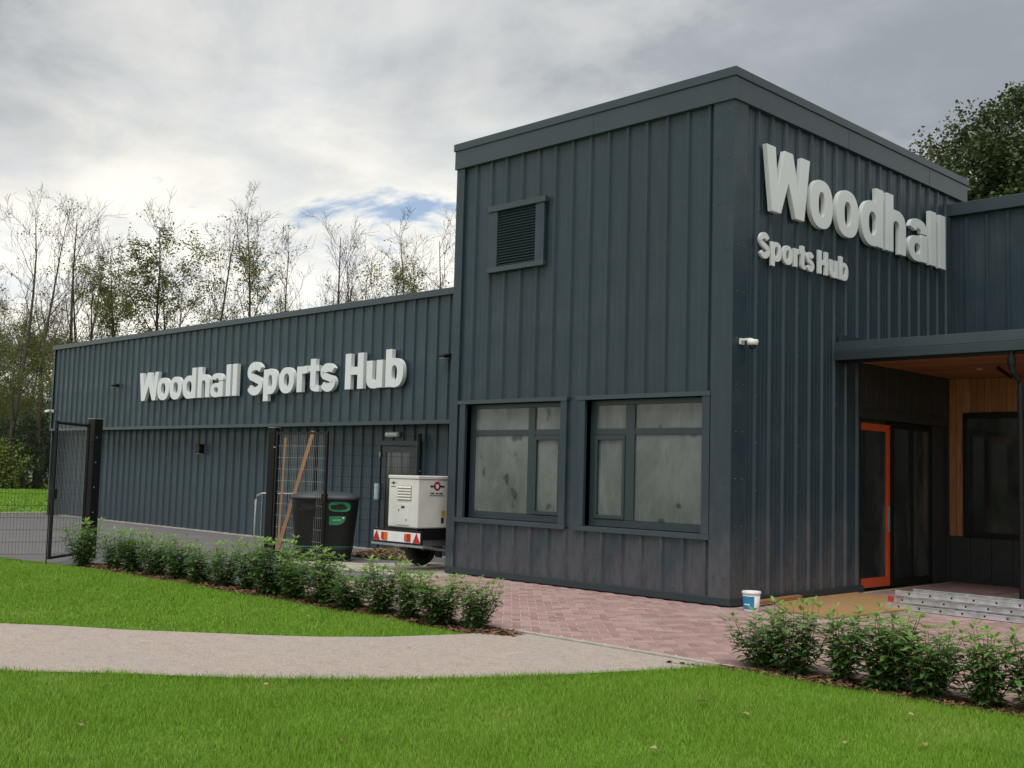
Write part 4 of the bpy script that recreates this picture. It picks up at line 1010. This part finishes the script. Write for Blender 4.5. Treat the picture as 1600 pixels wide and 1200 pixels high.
for args in (dict(seed=1, H=13.5, r0=.13, nb=20, leaves=4200, leaf_top=.7), dict(seed=2, H=12.5, r0=.12, nb=18, leaves=2200, leaf_top=.5, spread=.30, asc=1.6),
             dict(seed=3, H=11.5, r0=.13, nb=20, leaves=12000, leaf_top=.98, spread=.34, bias=4), dict(seed=4, H=12.0, r0=.13, stems=2, nb=14, leaves=2600, leaf_top=.55, asc=1.3),
             dict(seed=5, H=13.5, r0=.13, nb=22, leaves=7500, leaf_top=.88, spread=.36, bias=2.5), dict(seed=6, H=11.5, r0=.11, stems=3, nb=12, leaves=5500, leaf_top=.66, spread=.30)):
    w_, l_ = grow_tree(**args); TV.append((w_.mesh('trunk', 'bark'), l_.mesh('crown', 'grey_leaf' if args['seed'] == 4 else 'autumn_leaf')))
def place_tree(k, x, y, s, rz, label, group=None):
    t = empty('alder_tree', (x, y, -.03), rz); t.scale = (s, s, s); tag(t, label, 'tree', group)
    link('trunk', TV[k][0], t); o = link('crown', TV[k][1], t); o['kind'] = 'stuff'
def at(u, depth):                        # ground point on the sight line of picture column u (only used to lay the far trees out)
    d = Rt*((u-800)/1736.5) + Vector((F.x, F.y, 0)).normalized(); return CAM.x+d.x*depth, CAM.y+d.y*depth
TREES = [(3,15,62,1.3),(1,62,63,1.24),(3,108,47,1.0),(5,150,48,.92),(2,185,47,.92),(2,232,46,1.0),(5,285,50,.9),(1,332,46,.92),(4,398,46,.93),(5,470,50,.9),(3,520,47,.96),(5,565,50,.95),(4,648,48,.90),(5,705,49,1.02),(1,440,52,.95),(1,600,53,.9)]
TREES.sort(key=lambda q: q[1])
TLB = {0: 'leafy', 1: 'tall nearly bare tree behind the low wing', 2: 'dense leafy tree behind the low wing', 3: 'forked thin leaved tree behind the low wing',
       4: 'broad sparse autumn tree behind the low wing', 5: 'many stemmed yellowing tree behind the low wing'}
for i, (k, u, dp_, s) in enumerate(TREES):
    x, y = at(u, dp_); place_tree(k, x, y, s, i*2.1, TLB[k]+', %s from the tall block' % ORD[len(TREES)-1-i], 'trees behind the low wing')
# oak behind the rear wing
w_, l_ = grow_tree(21, 11.0, .40, nb=24, leaves=2000, leaf=.2, leaf_top=1.1, spread=.46, start=.22, clump=.34, bias=6)
ro = random.Random(5)
for k in range(430):                      # leaf clumps through a broad uneven crown
    d = Vector((ro.gauss(0,1), ro.gauss(0,1), ro.gauss(0,1))).normalized(); f = ro.random()**.45
    c_ = Vector((d.x*5.4*f, d.y*5.4*f, 10.2+d.z*4.9*f))
    if k < 150: c_ = -Rt*2.9+Vector((d.x*3.7*f, d.y*3.7*f, 8.9+d.z*3.3*f))
    rr = ro.uniform(.4, 1.05); vv = ro.random()
    for j in range(int(560*rr)):
        e = Vector((ro.gauss(0,1), ro.gauss(0,1), ro.gauss(0,.8))).normalized()*rr*ro.random()**.45; q = c_+e
        a = Vector((ro.gauss(0,1), ro.gauss(0,1), ro.gauss(-.2,.6))).normalized(); b = a.cross(Vector((ro.gauss(0,1), ro.gauss(0,1), ro.gauss(0,1)))).normalized(); L_ = ro.uniform(.085, .165)
        l_.add([q, q+a*L_*.5+b*L_*.34, q+a*L_, q+a*L_*.5-b*L_*.34], [(0,1,2,3)], min(1, max(0, .55*vv+.45*ro.random())))
ok_ = empty('oak_tree', (*at(1712, 34), -.03), 0); tag(ok_, 'big dense green oak crown rising behind the rear wing roof', 'tree')
w_.build('trunk', 'bark', ok_); o = l_.build('crown', 'oak_leaf', ok_); o['kind'] = 'stuff'
# conifers, bushes and woodland at the far left
def conifer(seed, H, wd):
    r = random.Random(seed); wood = MB(); lf = MB(); wood.tube([(0,0,-.1), (0,0,H)], [.12, .02], 6)
    for k in range(150):
        t = r.random()**.8; z = .15+t*(H-.2); L_ = wd/2*(1-t)**.8+.1; a = r.uniform(0, 6.28); e = Vector((math.cos(a)*L_, math.sin(a)*L_, -.12*L_)); wood.tube([(0,0,z), Vector((0,0,z))+e], [.015, .004], 3, cap=False)
        for j in range(int(16*L_)+5):
            q = Vector((0,0,z))+e*r.uniform(.3, 1.05)+Vector((r.gauss(0,.07), r.gauss(0,.07), r.gauss(0,.06))); d = (e.normalized()+Vector((r.gauss(0,.6), r.gauss(0,.6), r.gauss(0,.4)))).normalized(); s_ = d.cross(Vector((0,0,1))).normalized(); l = r.uniform(.10, .2)
            lf.add([q, q+d*l*.5+s_*l*.22, q+d*l, q+d*l*.5-s_*l*.22], [(0,1,2,3)], r.random())
    return wood, lf
CV = []
for k in range(2):
    w_, l_ = conifer(40+k, 3.6, 2.6); CV.append((w_.mesh('trunk', 'bark'), l_.mesh('crown', 'conifer_leaf')))
def bush(seed, H, wd, n, mat):
    r = random.Random(seed); wood = MB(); lf = MB()
    for s in range(12):
        a = r.uniform(0, 6.28); rr = r.uniform(.2, 1)*wd/2; p1 = Vector((math.cos(a)*rr, math.sin(a)*rr, H*r.uniform(.6, 1)*(1-.3*(rr/(wd/2))**2))); wood.tube([(0,0,-.05), p1*.5+Vector((0,0,.1)), p1], [.03, .018, .006], 4)
        for j in range(n//12):
            q = p1*r.uniform(.3, 1.0)+Vector((r.gauss(0,.22), r.gauss(0,.22), r.gauss(0,.2))); q.z = max(.02, q.z)
            d = Vector((r.gauss(0,1), r.gauss(0,1), r.gauss(0,.7))).normalized(); s_ = d.cross(Vector((r.gauss(0,1), r.gauss(0,1), 1))).normalized(); l = r.uniform(.09, .17)
            lf.add([q, q+d*l*.5+s_*l*.3, q+d*l, q+d*l*.5-s_*l*.3], [(0,1,2,3)], r.random())
    return wood.mesh('stems', 'bark'), lf.mesh('foliage', mat)
BV = [bush(60, 2.2, 2.6, 3600, 'shrub_leaf'), bush(61, 4.2, 4.4, 6000, 'conifer_leaf')]
for i, (u, dp_, s) in enumerate(((45,62,1.25),(68,64,1.4),(95,66,1.5),(-25,66,1.7))):
    x, y = at(u, dp_); t = empty('conifer', (x, y, -.03), i*1.7); t.scale = (s, s, s); tag(t, 'low dark evergreen conifer beyond the far lawn', 'tree', 'dark conifers beyond the far lawn')
    link('trunk', CV[i % 2][0], t); o = link('crown', CV[i % 2][1], t); o['kind'] = 'stuff'
for i, (k, u, dp_, s) in enumerate(((0,8,61,1.35),(0,-30,62,1.5),(1,40,76,1.6),(1,85,78,1.55),(1,-6,84,1.2),(1,-50,76,1.6),(1,24,96,2.0),(1,75,98,2.0),(1,-40,96,2.0))):
    x, y = at(u, dp_); t = empty('bush', (x, y, -.03), i*1.1); t.scale = (s, s, s)
    tag(t, 'pale yellow green bush at the far edge of the lawn' if k == 0 else 'tall dark bush in the wood edge beyond the lawn', 'bush', 'pale bushes by the far lawn' if k == 0 else 'dark bushes of the wood edge')
    link('stems', BV[k][0], t); o = link('foliage', BV[k][1], t); o['kind'] = 'stuff'
# leafy trees of the wood edge at the far left (brown trunks)
for i, (k, u, dp_, s) in enumerate(((2,27,63,.85),(2,72,68,.92),(2,-20,68,1.0),(2,50,82,1.05),(2,5,90,1.1))):
    x, y = at(u, dp_); place_tree(k, x, y, s, i*1.9+.7, 'leafy low tree of the wood edge beyond the far lawn', 'trees of the wood edge')
# pale house glimpsed through the trees
hs = empty('house', (*at(-2, 110), 0), R_(-62)); tag(hs, 'pale house glimpsed through the trees beyond the lawn', 'building')
MB().box(-5, 5, -4, 4, -.1, 5.0).build('wall', 'pale_render', hs)
MB().add([(-5.4,-4.4,5),(5.4,-4.4,5),(5.4,4.4,5),(-5.4,4.4,5),(-5.4,0,8),(5.4,0,8)], [(0,1,5,4),(2,3,4,5),(0,4,3),(1,2,5),(0,3,2,1)]).build('roof', 'roof_tile', hs)
for xx in (-3.2, 0, 3.2):
    for z in (.9, 3.2): wn = MB().box(xx-.6, xx+.6, -4.05, -3.98, z, z+1.2).build('window', 'white_plastic', hs); MB().box(xx-.52, xx+.52, -4.07, -4.04, z+.08, z+1.12).build('pane', 'dark_glass', wn)
